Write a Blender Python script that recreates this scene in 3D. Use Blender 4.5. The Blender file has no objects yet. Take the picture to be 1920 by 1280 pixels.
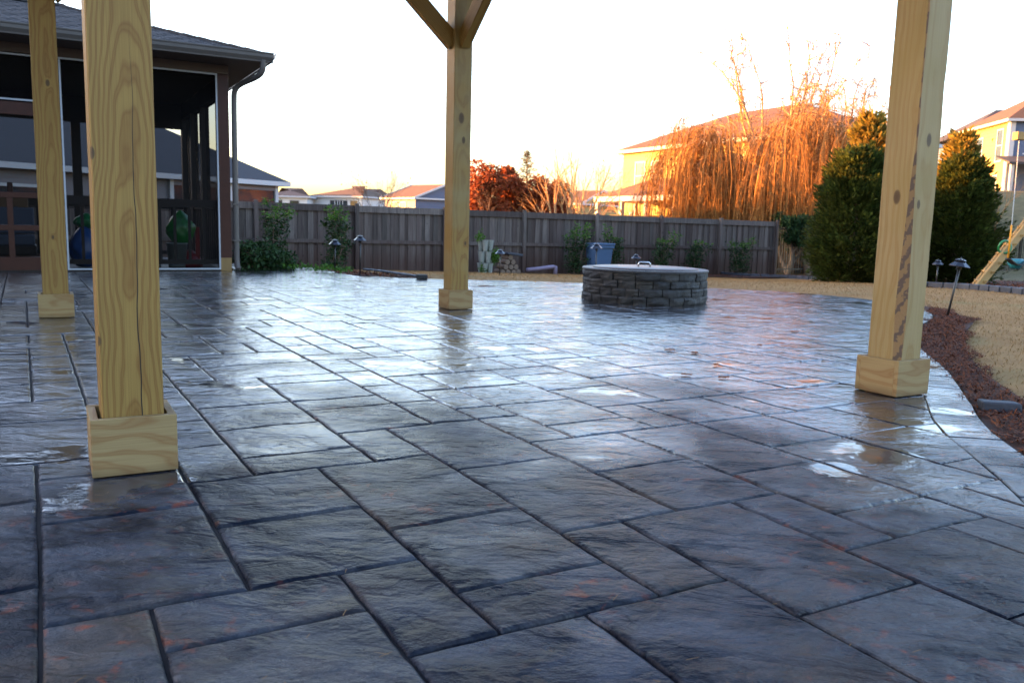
import bpy, bmesh, math, random
from mathutils import Vector, Matrix, noise
R = math.radians
random.seed(7)
sc = bpy.context.scene
COL = sc.collection

# ------------------------------------------------------------------ camera
F, CX, CY, H = 1576.5, 960.0, 640.0, 0.8
PITCH, ROLL, AZ = R(7.86), R(1.45), R(29.1)
cr, sr, cp, sp = math.cos(ROLL), math.sin(ROLL), math.cos(PITCH), math.sin(PITCH)
MR = Matrix(((cr, sr, 0), (-sr, cr, 0), (0, 0, 1)))
MC = Matrix(((1, 0, 0), (0, -sp, cp), (0, -cp, -sp))) @ MR
cam = bpy.data.cameras.new('camera'); camo = bpy.data.objects.new('camera', cam); COL.objects.link(camo)
right, down, fwd = MC.col[0], MC.col[1], MC.col[2]
m = Matrix((right, -down, -fwd)).transposed().to_4x4(); m.translation = Vector((0, 0, H))
camo.matrix_world = m
cam.sensor_width = 36; cam.lens = F / 1920 * 36; cam.clip_start = 0.05; cam.clip_end = 3000
cam.dof.use_dof = True; cam.dof.focus_distance = 2.7; cam.dof.aperture_fstop = 8.0
sc.camera = camo

# ------------------------------------------------------------------ world, sun, exposure
SUN_AZ, SUN_EL = R(-84), R(5.6)
w = bpy.data.worlds.new('World'); sc.world = w; w.use_nodes = True
nt = w.node_tree
sky = nt.nodes.new('ShaderNodeTexSky'); sky.sky_type = 'NISHITA'; sky.sun_disc = False
sky.sun_elevation = SUN_EL; sky.sun_rotation = SUN_AZ; sky.air_density = 1.0; sky.dust_density = 2.4; sky.ozone_density = 1.2
bg = nt.nodes['Background']; bg.inputs['Strength'].default_value = 0.15
wb = nt.nodes.new('ShaderNodeMix'); wb.data_type = 'RGBA'; wb.blend_type = 'MULTIPLY'; wb.inputs[0].default_value = 1.0; wb.inputs[7].default_value = (0.95, 0.96, 1.16, 1)   # camera white balance
nt.links.new(sky.outputs[0], wb.inputs[6]); nt.links.new(wb.outputs[2], bg.inputs['Color'])
sl = bpy.data.lights.new('sun', 'SUN'); sl.energy = 4.6; sl.angle = R(0.5); sl.color = (1.0, 0.37, 0.075)
so = bpy.data.objects.new('sun', sl); COL.objects.link(so)
sdir = Vector((math.sin(SUN_AZ) * math.cos(SUN_EL), math.cos(SUN_AZ) * math.cos(SUN_EL), math.sin(SUN_EL)))
so.rotation_euler = (-sdir).to_track_quat('-Z', 'Y').to_euler()
sc.view_settings.view_transform = 'Standard'; sc.view_settings.look = 'None'
sc.view_settings.exposure = 3.5; sc.view_settings.gamma = 1.0; sc.view_settings.use_curve_mapping = False

# ------------------------------------------------------------------ picking helpers (photo pixel -> point on a known plane)
U = Vector((math.cos(AZ), math.sin(AZ), 0)); V = Vector((-math.sin(AZ), math.cos(AZ), 0))
CAM = Vector((0, 0, H))
def ray(x, y): return MC @ Vector((x - CX, y - CY, F))
def on_Y(x, y, Y):
    d = ray(x, y); return CAM + d * (Y / d.y)
def on_v(x, y, v):
    d = ray(x, y); return CAM + d * (v / d.dot(V))
def on_z(x, y, z=0.0):
    d = ray(x, y); return CAM + d * ((z - H) / d.z)
def UV(u, v, z=0.0): return U * u + V * v + Vector((0, 0, z))
def sstep(t): t = max(0.0, min(1.0, t)); return t * t * (3 - 2 * t)
def ground_z(x, y):
    z = -0.04 - 0.58 * sstep((y - 11) / 17)
    z += 4.3 * sstep((y - 33) / 20) * sstep((x - 13) / 15)
    if y > 60: z += 1.5 * sstep((y - 60) / 60)
    return z
def on_ground(x, y):
    d = ray(x, y); t = 0.0
    for k in range(4000):
        t = k * 0.02 if k < 1500 else 30 + (k - 1500) * 0.1
        p = CAM + d.normalized() * t
        if p.z < ground_z(p.x, p.y): return p
    return p

# ------------------------------------------------------------------ mesh helpers
def setp(o, label=None, cat=None, group=None, kind=None):
    if label: o['label'] = label
    if cat: o['category'] = cat
    if group: o['group'] = group
    if kind: o['kind'] = kind
    return o
def thing(name, label, cat, loc=(0, 0, 0), rz=0.0, group=None, kind=None):
    o = bpy.data.objects.new(name, None); COL.objects.link(o); o.empty_display_size = 0.2
    o.location = loc; o.rotation_euler = (0, 0, rz)
    return setp(o, label, cat, group, kind)
class MB:
    def __init__(s): s.v = []; s.f = []; s.mi = []; s.sm = []
    def add(s, vs, fs, mi=0, smooth=False):
        b = len(s.v); s.v += [tuple(p) for p in vs]
        for f in fs: s.f.append([b + i for i in f]); s.mi.append(mi); s.sm.append(smooth)
    def box(s, x0, x1, y0, y1, z0, z1, mi=0, M=None):
        vs = [Vector(p) for p in ((x0, y0, z0), (x1, y0, z0), (x1, y1, z0), (x0, y1, z0), (x0, y0, z1), (x1, y0, z1), (x1, y1, z1), (x0, y1, z1))]
        if M: vs = [M @ p for p in vs]
        s.add(vs, [(0, 3, 2, 1), (4, 5, 6, 7), (0, 1, 5, 4), (1, 2, 6, 5), (2, 3, 7, 6), (3, 0, 4, 7)], mi)
    def bar(s, p, q, wx, wy, mi=0, up=(0, 0, 1)):
        p = Vector(p); q = Vector(q); d = q - p; L = d.length; d.normalize()
        up = Vector(up); x = d.cross(up)
        if x.length < 1e-4: x = d.cross(Vector((1, 0, 0)))
        x.normalize(); y = x.cross(d).normalized()
        M = Matrix((x, y, d)).transposed().to_4x4(); M.translation = p
        s.box(-wx / 2, wx / 2, -wy / 2, wy / 2, 0, L, mi, M)
    def tube(s, pts, rs, n=6, mi=0, cap=True, smooth=True):
        pts = [Vector(p) for p in pts]
        if not isinstance(rs, (list, tuple)): rs = [rs] * len(pts)
        b = len(s.v); vs = []; fs = []
        x = None
        for i, p in enumerate(pts):
            d = (pts[min(i + 1, len(pts) - 1)] - pts[max(i - 1, 0)])
            d = d.normalized() if d.length > 1e-9 else Vector((0, 0, 1))
            if x is None:
                x = d.cross(Vector((0.3, 0.9, 0.1)));
                if x.length < 0.05: x = d.cross(Vector((1, 0, 0)))
            x = (x - d * x.dot(d)).normalized(); y = d.cross(x)
            for k in range(n):
                a = 2 * math.pi * k / n; vs.append(p + (x * math.cos(a) + y * math.sin(a)) * rs[i])
        for i in range(len(pts) - 1):
            for k in range(n):
                k2 = (k + 1) % n; fs.append((i * n + k, i * n + k2, (i + 1) * n + k2, (i + 1) * n + k))
        if cap: fs.append(tuple(range(n - 1, -1, -1))); fs.append(tuple((len(pts) - 1) * n + k for k in range(n)))
        s.add(vs, fs, mi, smooth)
    def lathe(s, prof, n=16, mi=0, c=(0, 0, 0), smooth=True):
        vs = []; fs = []
        for r, z in prof:
            for k in range(n):
                a = 2 * math.pi * k / n; vs.append((c[0] + r * math.cos(a), c[1] + r * math.sin(a), c[2] + z))
        for i in range(len(prof) - 1):
            for k in range(n):
                k2 = (k + 1) % n; fs.append((i * n + k, i * n + k2, (i + 1) * n + k2, (i + 1) * n + k))
        s.add(vs, fs, mi, smooth)
    def build(s, name, mats, parent=None, bevel=0, loc=None):
        me = bpy.data.meshes.new(name); me.from_pydata(s.v, [], s.f); 
        for mt in (mats if isinstance(mats, (list, tuple)) else [mats]): me.materials.append(mt)
        me.polygons.foreach_set('material_index', s.mi); me.polygons.foreach_set('use_smooth', s.sm); me.update()
        o = bpy.data.objects.new(name, me); COL.objects.link(o)
        if parent: o.parent = parent
        if loc: o.location = loc
        if bevel:
            md = o.modifiers.new('bevel', 'BEVEL'); md.width = bevel; md.segments = 2; md.limit_method = 'ANGLE'; md.angle_limit = R(40)
        return o
def link_copy(o, parent, loc=None, rz=None, name=None):
    c = o.copy(); COL.objects.link(c); c.parent = parent
    if loc is not None: c.location = loc
    if rz is not None: c.rotation_euler = (0, 0, rz)
    return c
def copy_thing(root, loc, label, rz=None):
    r = root.copy(); COL.objects.link(r); r.location = loc; r['label'] = label
    if rz is not None: r.rotation_euler = (0, 0, rz)
    for ch in list(root.children):
        c = ch.copy(); COL.objects.link(c); c.parent = r
        for g in list(ch.children):
            d = g.copy(); COL.objects.link(d); d.parent = c
    return r

# ------------------------------------------------------------------ materials
ALB = 0.72
class NT:
    def __init__(s, name):
        s.m = bpy.data.materials.new(name); s.m.use_nodes = True; s.t = s.m.node_tree
        s.p = s.t.nodes['Principled BSDF']; s.out = s.t.nodes['Material Output']
    def n(s, typ, **kw):
        nd = s.t.nodes.new(typ)
        for k, v in kw.items():
            if k.startswith('_'): setattr(nd, k[1:], v)
            else: nd.inputs[k.replace('__', ' ')].default_value = v
        return nd
    def l(s, a, b): s.t.links.new(a, b)
    def math(s, op, a, b=None, c=None, clamp=False):
        nd = s.t.nodes.new('ShaderNodeMath'); nd.operation = op; nd.use_clamp = clamp
        for i, q in enumerate((a, b, c)):
            if q is None: continue
            if isinstance(q, (int, float)): nd.inputs[i].default_value = q
            else: s.l(q, nd.inputs[i])
        return nd.outputs[0]
    def mix(s, f, a, b, blend='MIX'):
        nd = s.t.nodes.new('ShaderNodeMix'); nd.data_type = 'RGBA'; nd.blend_type = blend
        for i, q in ((0, f), (6, a), (7, b)):
            if isinstance(q, (int, float)): nd.inputs[i].default_value = q
            elif isinstance(q, tuple): nd.inputs[i].default_value = (*q, 1)[:4]
            else: s.l(q, nd.inputs[i])
        return nd.outputs[2]
    def ramp(s, f, *st):
        nd = s.t.nodes.new('ShaderNodeValToRGB'); e = nd.color_ramp.elements
        while len(e) < len(st): e.new(0.5)
        for i, (p, c) in enumerate(st):
            e[i].position = p; e[i].color = (c, c, c, 1) if isinstance(c, (int, float)) else (*c, 1)
        s.l(f, nd.inputs[0]); return nd.outputs[0]
    def coords(s, scale=(1, 1, 1), which='Object', rot=(0, 0, 0), rnd=False):
        tc = s.t.nodes.new('ShaderNodeTexCoord'); mp = s.t.nodes.new('ShaderNodeMapping')
        mp.inputs['Scale'].default_value = scale; mp.inputs['Rotation'].default_value = rot
        if which == 'World':
            g = s.t.nodes.new('ShaderNodeNewGeometry'); s.l(g.outputs['Position'], mp.inputs[0])
        else: s.l(tc.outputs[which], mp.inputs[0])
        if rnd:
            oi = s.t.nodes.new('ShaderNodeObjectInfo')
            c = s.t.nodes.new('ShaderNodeCombineXYZ')
            for k in range(3): s.l(s.math('MULTIPLY', oi.outputs['Random'], 31.7 * (k + 1)), c.inputs[k])
            s.l(c.outputs[0], mp.inputs['Location'])
        return mp.outputs[0]
    def noise(s, vec, scale, detail=4, rough=0.55, dist=0.0):
        nd = s.n('ShaderNodeTexNoise'); nd.inputs['Scale'].default_value = scale; nd.inputs['Detail'].default_value = detail
        nd.inputs['Roughness'].default_value = rough; nd.inputs['Distortion'].default_value = dist
        s.l(vec, nd.inputs['Vector']); return nd.outputs[0]
    def bump(s, h, strength, dist=0.01, prev=None):
        nd = s.n('ShaderNodeBump'); nd.inputs['Distance'].default_value = dist
        if isinstance(strength, (int, float)): nd.inputs['Strength'].default_value = strength
        else: s.l(strength, nd.inputs['Strength'])
        s.l(h, nd.inputs['Height'])
        if prev: s.l(prev, nd.inputs['Normal'])
        return nd.outputs[0]
    def tone(s, c):
        return s.mix(1.0, c, (ALB, ALB, ALB), 'MULTIPLY')
    def setc(s, c):
        s.col = s.tone(c); s.l(s.col, s.p.inputs['Base Color'])
    def rough(s, r):
        if isinstance(r, (int, float)): s.p.inputs['Roughness'].default_value = r
        else: s.l(r, s.p.inputs['Roughness'])
    def nrm(s, b): s.l(b, s.p.inputs['Normal'])

def plain(name, col, rough=0.6, var=0.25, scale=8.0, bump=0.15, metal=0.0, rnd=0.0, bscale=60):
    t = NT(name); v = t.coords()
    f = t.noise(v, scale, 5)
    a = tuple(min(1, c * (1 + var)) for c in col); b = tuple(c * (1 - var) for c in col)
    c = t.mix(f, b, a)
    if rnd:
        oi = t.n('ShaderNodeObjectInfo')
        c = t.mix(1.0, c, t.ramp(oi.outputs['Random'], (0, 1 - rnd), (1, 1.0)), 'MULTIPLY')
    t.setc(c); t.rough(rough); t.p.inputs['Metallic'].default_value = metal; t.p.inputs['Specular IOR Level'].default_value = 0.5 if rough < 0.4 else 0.22
    if bump: t.nrm(t.bump(t.noise(v, bscale, 4), bump, 0.004))
    return t.m

def leafmat(name, c0, c1, c2=None, trans=0.25):
    t = NT(name)
    g = t.n('ShaderNodeNewGeometry')
    c = t.mix(g.outputs['Random Per Island'], c0, c1)
    if c2:
        v = t.coords(which='World'); c = t.mix(t.ramp(t.noise(v, 3.0, 3), (0.45, 0), (0.62, 1)), c, c2)
    t.setc(c); t.rough(0.7); t.p.inputs['Specular IOR Level'].default_value = 0.15
    tr = t.n('ShaderNodeBsdfTranslucent'); t.l(t.col, tr.inputs[0])
    ms = t.n('ShaderNodeMixShader'); ms.inputs[0].default_value = trans
    t.l(t.p.outputs[0], ms.inputs[1]); t.l(tr.outputs[0], ms.inputs[2]); t.l(ms.outputs[0], t.out.inputs[0])
    return t.m

def wood(name, light, dark, axis='Z', freq=90, centre=(0.02, 0.11), wob=0.012, knots=(), crack=None, tint=None, tilt=0.01, rough=0.6, dampz=False):
    """solid timber: growth rings round an axis, warped along the length; knots given as (x, y, z, radius)"""
    t = NT(name); tc = t.n('ShaderNodeTexCoord'); vec = tc.outputs['Object']
    sx = t.n('ShaderNodeSeparateXYZ'); t.l(vec, sx.inputs[0])
    o = {'X': (1, 2, 0), 'Y': (0, 2, 1), 'Z': (0, 1, 2)}[axis]
    a, b, l = sx.outputs[o[0]], sx.outputs[o[1]], sx.outputs[o[2]]
    oi = t.n('ShaderNodeObjectInfo'); rnd = oi.outputs['Random']
    cb = t.n('ShaderNodeCombineXYZ'); t.l(t.math('MULTIPLY', a, 3.0), cb.inputs[0]); t.l(t.math('MULTIPLY', b, 3.0), cb.inputs[1])
    t.l(t.math('ADD', t.math('MULTIPLY', l, 0.9), t.math('MULTIPLY', rnd, 40.0)), cb.inputs[2])
    wn = t.n('ShaderNodeTexNoise'); wn.inputs['Scale'].default_value = 1.6; wn.inputs['Detail'].default_value = 3; t.l(cb.outputs[0], wn.inputs['Vector'])
    ws = t.n('ShaderNodeSeparateXYZ'); t.l(wn.outputs['Color'], ws.inputs[0])
    ca = t.math('ADD', a, t.math('MULTIPLY', t.math('SUBTRACT', ws.outputs[0], 0.5), wob * 8))
    cbb = t.math('ADD', b, t.math('MULTIPLY', t.math('SUBTRACT', ws.outputs[1], 0.5), wob * 8))
    ca = t.math('SUBTRACT', ca, centre[0]); cbb = t.math('SUBTRACT', cbb, centre[1])
    cbb = t.math('ADD', cbb, t.math('MULTIPLY', l, tilt))
    r = t.math('SQRT', t.math('ADD', t.math('MULTIPLY', ca, ca), t.math('MULTIPLY', cbb, cbb)))
    kmask = None
    for (kx, ky, kz, kr) in knots:
        vs = t.n('ShaderNodeVectorMath', _operation='SUBTRACT'); t.l(vec, vs.inputs[0]); vs.inputs[1].default_value = (kx, ky, kz)
        vm = t.n('ShaderNodeVectorMath', _operation='MULTIPLY'); t.l(vs.outputs[0], vm.inputs[0]); vm.inputs[1].default_value = (1, 1, 0.55)
        ln = t.n('ShaderNodeVectorMath', _operation='LENGTH'); t.l(vm.outputs[0], ln.inputs[0]); d = ln.outputs['Value']
        r = t.math('ADD', r, t.math('MULTIPLY', t.math('POWER', 2.718, t.math('MULTIPLY', d, -1.0 / (kr * 2.2))), kr * 1.6))
        mk = t.ramp(t.math('DIVIDE', d, kr), (0.0, 1.0), (0.72, 0.9), (0.95, 0.25), (1.0, 0.0))
        kmask = mk if kmask is None else t.math('MAXIMUM', kmask, mk)
    s1 = t.math('SINE', t.math('MULTIPLY', r, freq * 6.283))
    ring = t.ramp(t.math('MULTIPLY_ADD', s1, 0.5, 0.5), (0.0, 0.0), (0.55, 0.15), (0.9, 1.0), (1.0, 0.6))
    fine = t.n('ShaderNodeTexNoise'); fine.inputs['Scale'].default_value = 1.0; fine.inputs['Detail'].default_value = 5
    sc3 = {'X': (3, 260, 260), 'Y': (260, 3, 260), 'Z': (260, 260, 3)}[axis]
    mp = t.n('ShaderNodeMapping'); mp.inputs['Scale'].default_value = sc3; t.l(vec, mp.inputs[0]); t.l(mp.outputs[0], fine.inputs['Vector'])
    big = t.noise(vec, 2.2, 3)
    c = t.mix(t.math('MULTIPLY', ring, 0.75), light, dark)
    c = t.mix(t.math('MULTIPLY', t.ramp(fine.outputs[0], (0.35, 0), (0.7, 1)), 0.35), c, tuple(q * 0.62 for q in dark))
    if tint: c = t.mix(t.ramp(big, (0.42, 0), (0.68, 0.75)), c, tint)
    if dampz: c = t.mix(t.ramp(t.math('ADD', sx.outputs[2], t.math('MULTIPLY', t.math('SUBTRACT', big, 0.5), 0.10)), (0.0, 0.75), (0.045, 0.0)), c, tuple(q * .28 for q in dark))
    if kmask is not None: c = t.mix(kmask, c, (0.075, 0.042, 0.018))
    h = t.math('ADD', t.math('MULTIPLY', ring, 0.5), fine.outputs[0])
    if crack:
        x0, zlo, zhi, wd = crack
        wv = t.n('ShaderNodeTexNoise'); wv.inputs['Scale'].default_value = 1.0; cz = t.n('ShaderNodeCombineXYZ'); t.l(t.math('MULTIPLY', l, 3.0), cz.inputs[2]); t.l(cz.outputs[0], wv.inputs['Vector'])
        off = t.math('ABSOLUTE', t.math('SUBTRACT', t.math('SUBTRACT', a, x0), t.math('MULTIPLY', t.math('SUBTRACT', wv.outputs[0], 0.5), 0.03)))
        half = t.math('MULTIPLY', t.ramp(t.math('DIVIDE', t.math('SUBTRACT', l, zlo), zhi - zlo), (0.0, 1.0), (0.7, 0.6), (1.0, 0.0)), wd)
        cm = t.math('LESS_THAN', off, half)
        fr = t.math('LESS_THAN', b, -0.08)
        cm = t.math('MULTIPLY', cm, fr)
        c = t.mix(cm, c, (0.02, 0.013, 0.008)); h = t.math('SUBTRACT', h, t.math('MULTIPLY', cm, 3.0))
    t.setc(c); t.rough(rough); t.nrm(t.bump(h, 0.35, 0.0012))
    t.p.inputs['Specular IOR Level'].default_value = 0.3
    return t.m

POSTL, POSTD = (0.305, 0.188, 0.048), (0.185, 0.082, 0.015)
M = {}
def paver_mat(name, rot):
    t = NT(name); w_ = t.coords(which='World'); g = t.n('ShaderNodeNewGeometry')
    oi = t.n('ShaderNodeObjectInfo')
    # slate cleft relief: each slab has its own casting
    def slabvec(scale, rz_):
        ad = t.n('ShaderNodeVectorMath', _operation='ADD'); cb = t.n('ShaderNodeCombineXYZ')
        rsum = t.math('ADD', g.outputs['Random Per Island'], oi.outputs['Random'])
        t.l(t.math('MULTIPLY', rsum, 37.0), cb.inputs[0]); t.l(t.math('MULTIPLY', rsum, 91.0), cb.inputs[1]); t.l(t.math('MULTIPLY', rsum, 17.0), cb.inputs[2])
        mp_ = t.n('ShaderNodeMapping'); mp_.inputs['Scale'].default_value = scale; mp_.inputs['Rotation'].default_value = (0, 0, rz_)
        t.l(w_, mp_.inputs[0]); t.l(mp_.outputs[0], ad.inputs[0]); t.l(cb.outputs[0], ad.inputs[1]); return ad.outputs[0]
    na = t.noise(slabvec((1.6, 3.0, 1), rot), 2.3, 4, 0.5, 0.5)
    n1 = t.ramp(na, (0.30, 0.0), (0.43, 0.22), (0.47, 0.45), (0.56, 0.55), (0.60, 0.80), (0.75, 1.0))
    n2 = t.noise(slabvec((3.0, 4.0, 1), rot + 0.3), 5.0, 6, 0.62, 0.0)
    n3 = t.noise(w_, 240, 4, 0.75)
    pit = t.noise(w_, 120, 3, 0.65)
    # colour
    c = t.mix(t.ramp(t.noise(slabvec((1, 1.4, 1), rot), 4.2, 6, 0.62, 0.5), (0.40, 0), (0.60, 1)), (0.005, 0.008, 0.016), (0.064, 0.070, 0.082))
    c = t.mix(t.ramp(t.noise(w_, 2.3, 5, 0.6, 0.3), (0.50, 0), (0.68, 0.75)), c, (0.080, 0.064, 0.050))
    rv = t.ramp(t.noise(w_, 1.6, 2), (0.50, 0), (0.62, 0.85))
    rust = t.math('MULTIPLY', t.ramp(t.noise(w_, 15, 6, 0.62, 0.5), (0.57, 0), (0.68, 1)), rv)
    c = t.mix(t.math('MULTIPLY', rust, 0.8), c, (0.25, 0.055, 0.018))
    c = t.mix(t.ramp(pit, (0.58, 0), (0.66, 0.8)), c, (0.012, 0.012, 0.016))
    c = t.mix(1.0, c, t.ramp(n3, (0.3, 0.55), (0.7, 1.45)), 'MULTIPLY')
    c = t.mix(1.0, c, t.ramp(g.outputs['Random Per Island'], (0, (0.72, 0.74, 0.80)), (0.5, (0.98, 0.98, 1.0)), (1, (1.18, 1.08, 0.98))), 'MULTIPLY')
    c = t.mix(1.0, c, t.ramp(oi.outputs['Random'], (0, (0.75, 0.80, 0.92)), (0.5, (1.0, 1.0, 1.0)), (1, (1.2, 1.1, 1.0))), 'MULTIPLY')
    t.setc(c)
    sep = t.n('ShaderNodeSeparateXYZ'); t.l(g.outputs['Position'], sep.inputs[0])
    # standing water: shallow films in the hollows, more of it away from the roof
    wn = t.noise(w_, 0.9, 4, 0.55)
    wet = t.ramp(t.math('ADD', wn, t.math('MULTIPLY', t.math('MINIMUM', sep.outputs[1], 6.0), 0.11)), (0.78, 0.0), (1.00, 1.0))
    pn = t.noise(t.coords(which='World', scale=(1, 1.3, 1)), 7.5, 6, 0.65, 0.6)
    pud = t.math('MULTIPLY', t.ramp(t.noise(t.coords(which='World', scale=(1, 1.5, 1)), 1.9, 5, 0.6, 0.4), (0.60, 0.0), (0.635, 1.0)), t.ramp(wet, (0.2, 0), (0.5, 1)))
    low = t.ramp(na, (0.40, 1.0), (0.56, 0.0))
    pud = t.math('MAXIMUM', pud, t.math('MULTIPLY', low, t.ramp(wet, (0.35, 0), (1, 0.45))))
    for px_, py_, rad_ in ((175, 925, 0.13), (270, 900, 0.11), (1640, 850, 0.15), (1560, 880, 0.11), (1740, 800, 0.13), (95, 850, 0.15)):
        q_ = on_z(px_, py_); vs_ = t.n('ShaderNodeVectorMath', _operation='DISTANCE'); t.l(w_, vs_.inputs[0]); vs_.inputs[1].default_value = (q_.x, q_.y, 0)
        e_ = t.math('ADD', t.math('DIVIDE', vs_.outputs['Value'], rad_), t.math('MULTIPLY', t.math('SUBTRACT', pn, 0.5), 3.0))
        pud = t.math('MAXIMUM', pud, t.ramp(e_, (0.78, 1.0), (1.0, 0.0)))
    M['_pud'] = None
    rr = t.math('MULTIPLY_ADD', n2, 0.20, 0.20)
    rr = t.math('SUBTRACT', rr, t.math('MULTIPLY', wet, 0.23))
    rr = t.math('MAXIMUM', t.math('SUBTRACT', rr, t.math('MULTIPLY', pud, 0.28)), 0.035)
    t.rough(rr)
    fs = t.math('MULTIPLY', t.math('SUBTRACT', 1.0, t.math('MULTIPLY', pud, 0.88)), t.math('SUBTRACT', 1.0, t.math('MULTIPLY', wet, 0.42)))
    b = t.bump(n1, t.math('MULTIPLY', fs, 0.62), 0.024)
    b = t.bump(n2, t.math('MULTIPLY', fs, 0.65), 0.020, b)
    b = t.bump(n3, t.math('MULTIPLY', fs, 0.5), 0.0012, b)
    t.l(t.math('ADD', 0.08, t.math('MULTIPLY', t.math('MAXIMUM', wet, pud), 0.55)), t.p.inputs['Specular IOR Level'])
    n4 = t.noise(slabvec((9, 15, 1), rot), 3.0, 3, 0.5, 0.4)
    b2 = t.bump(n4, t.math('MULTIPLY', t.math('SUBTRACT', 1.0, t.math('MULTIPLY', pud, 0.9)), 0.28), 0.006, b)
    t.l(t.math('MULTIPLY', wet, 0.85), t.p.inputs['Coat Weight']); t.p.inputs['Coat Roughness'].default_value = 0.07; t.p.inputs['Coat IOR'].default_value = 1.36; t.l(b2, t.p.inputs['Coat Normal'])
    t.nrm(b2); t.p.inputs['IOR'].default_value = 1.5
    return t.m
M['paver'] = paver_mat('slate_paver', R(12))
M['joint'] = plain('joint_sand', (0.006, 0.006, 0.009), 0.8, 0.3, 60)
M['box_wood'] = wood('pine_trim', (0.33, 0.235, 0.105), (0.24, 0.120, 0.040), 'X', 24, (0.03, 0.22), 0.03, tilt=0.10, dampz=True)
M['box_wood_y'] = wood('pine_trim_side', (0.33, 0.235, 0.105), (0.24, 0.120, 0.040), 'Y', 24, (0.03, 0.22), 0.03, tilt=0.10, dampz=True)
M['beam'] = wood('treated_beam', POSTL, POSTD, 'X', 70, (0.02, 0.11), 0.012)
M['sawn'] = plain('sawn_timber', (0.24, 0.15, 0.06), 0.7, 0.2)

def wet_lawn(name, a, b_, g=None):
    t = NT(name); v = t.coords(which='World')
    c = t.mix(t.ramp(t.noise(v, 1.6, 6, 0.65), (0.35, 0), (0.65, 1)), a, b_)
    st = t.noise(t.coords(which='World', scale=(1.2, 5, 1)), 2.0, 5, 0.6)
    c = t.mix(t.ramp(st, (0.60, 0), (0.72, 0.7)), c, (0.11, 0.065, 0.035))
    if g: c = t.mix(t.ramp(t.noise(v, 0.45, 3), (0.55, 0), (0.70, 0.6)), c, g)
    t.setc(c); t.rough(0.9); t.p.inputs['Specular IOR Level'].default_value = 0.1; t.nrm(t.bump(t.noise(v, 70, 5, 0.7), 0.5, 0.012)); return t.m
M['lawn'] = wet_lawn('dormant_lawn', (0.30, 0.165, 0.062), (0.38, 0.225, 0.092), (0.17, 0.18, 0.07))
M['field'] = wet_lawn('far_grass', (0.12, 0.10, 0.05), (0.20, 0.16, 0.08), (0.08, 0.10, 0.04))
M['mulch'] = plain('shredded_mulch', (0.050, 0.013, 0.003), 0.85, 0.5, 45, 0.9, bscale=90)
M['mulch_bit'] = leafmat('mulch_shreds', (0.020, 0.004, 0.0015), (0.24, 0.066, 0.014), trans=0.0)
M['straw_bit'] = leafmat('dry_grass', (0.25, 0.135, 0.048), (0.42, 0.25, 0.10), trans=0.15)
def fence_mat():
    t = NT('weathered_board'); v = t.coords((30, 30, 1.2), rnd=True)
    f = t.noise(v, 1.5, 6, 0.6)
    oi = t.n('ShaderNodeObjectInfo')
    c = t.mix(t.ramp(f, (0.3, 0), (0.7, 1)), (0.070, 0.054, 0.050), (0.205, 0.172, 0.150))
    c = t.mix(t.ramp(oi.outputs['Random'], (0, 0), (1, 0.6)), c, (0.085, 0.053, 0.047))
    c = t.mix(1.0, c, t.ramp(t.math('FRACT', t.math('MULTIPLY', oi.outputs['Random'], 7.3)), (0, 0.65), (1, 1.35)), 'MULTIPLY')
    k = t.noise(t.coords((9, 9, 5), rnd=True), 1.0, 3)
    c = t.mix(t.ramp(k, (0.68, 0), (0.74, 0.8)), c, (0.045, 0.03, 0.028))
    z = t.coords((1, 1, 1)); s = t.n('ShaderNodeSeparateXYZ'); t.l(z, s.inputs[0])
    st = t.math('ADD', s.outputs[2], t.math('MULTIPLY', t.noise(t.coords((6, 6, 0.6), rnd=True), 1.0, 3), 0.9))
    c = t.mix(t.ramp(st, (0.25, 0.65), (0.85, 0.0)), c, (0.075, 0.035, 0.024))
    t.setc(c); t.rough(0.85); t.p.inputs['Specular IOR Level'].default_value = 0.15; t.nrm(t.bump(f, 0.4, 0.003)); return t.m
M['fence'] = fence_mat()
M['cut_end'] = plain('pale_rail_end', (0.55, 0.60, 0.62), 0.7, 0.1)
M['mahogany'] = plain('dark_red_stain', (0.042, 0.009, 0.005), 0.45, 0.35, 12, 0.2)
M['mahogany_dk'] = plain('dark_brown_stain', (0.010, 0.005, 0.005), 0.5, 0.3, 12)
M['white'] = plain('white_trim', (0.55, 0.54, 0.55), 0.5, 0.05)
M['alu'] = plain('white_screen_frame', (0.40, 0.42, 0.46), 0.4, 0.05)
M['gutter'] = plain('painted_gutter', (0.115, 0.10, 0.092), 0.45, 0.1, 6, 0.05)
M['soffit'] = plain('taupe_soffit', (0.11, 0.082, 0.07), 0.6, 0.1)
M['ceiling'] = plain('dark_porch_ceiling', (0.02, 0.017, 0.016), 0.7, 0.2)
def shingle(name, a, b):
    t = NT(name); v = t.coords((1, 1, 1)); c = t.mix(t.noise(v, 22, 4, 0.6), a, b)
    g = t.n('ShaderNodeNewGeometry')
    c = t.mix(1.0, c, t.ramp(g.outputs['Random Per Island'], (0, 0.7), (1, 1.2)), 'MULTIPLY')
    t.setc(c); t.rough(0.85); t.nrm(t.bump(t.noise(v, 120, 3), 0.5, 0.004)); return t.m
M['shingle'] = shingle('charcoal_shingles', (0.022, 0.022, 0.027), (0.055, 0.050, 0.053))
M['shingle_br'] = shingle('brown_shingles', (0.085, 0.036, 0.013), (0.135, 0.060, 0.020))
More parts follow.
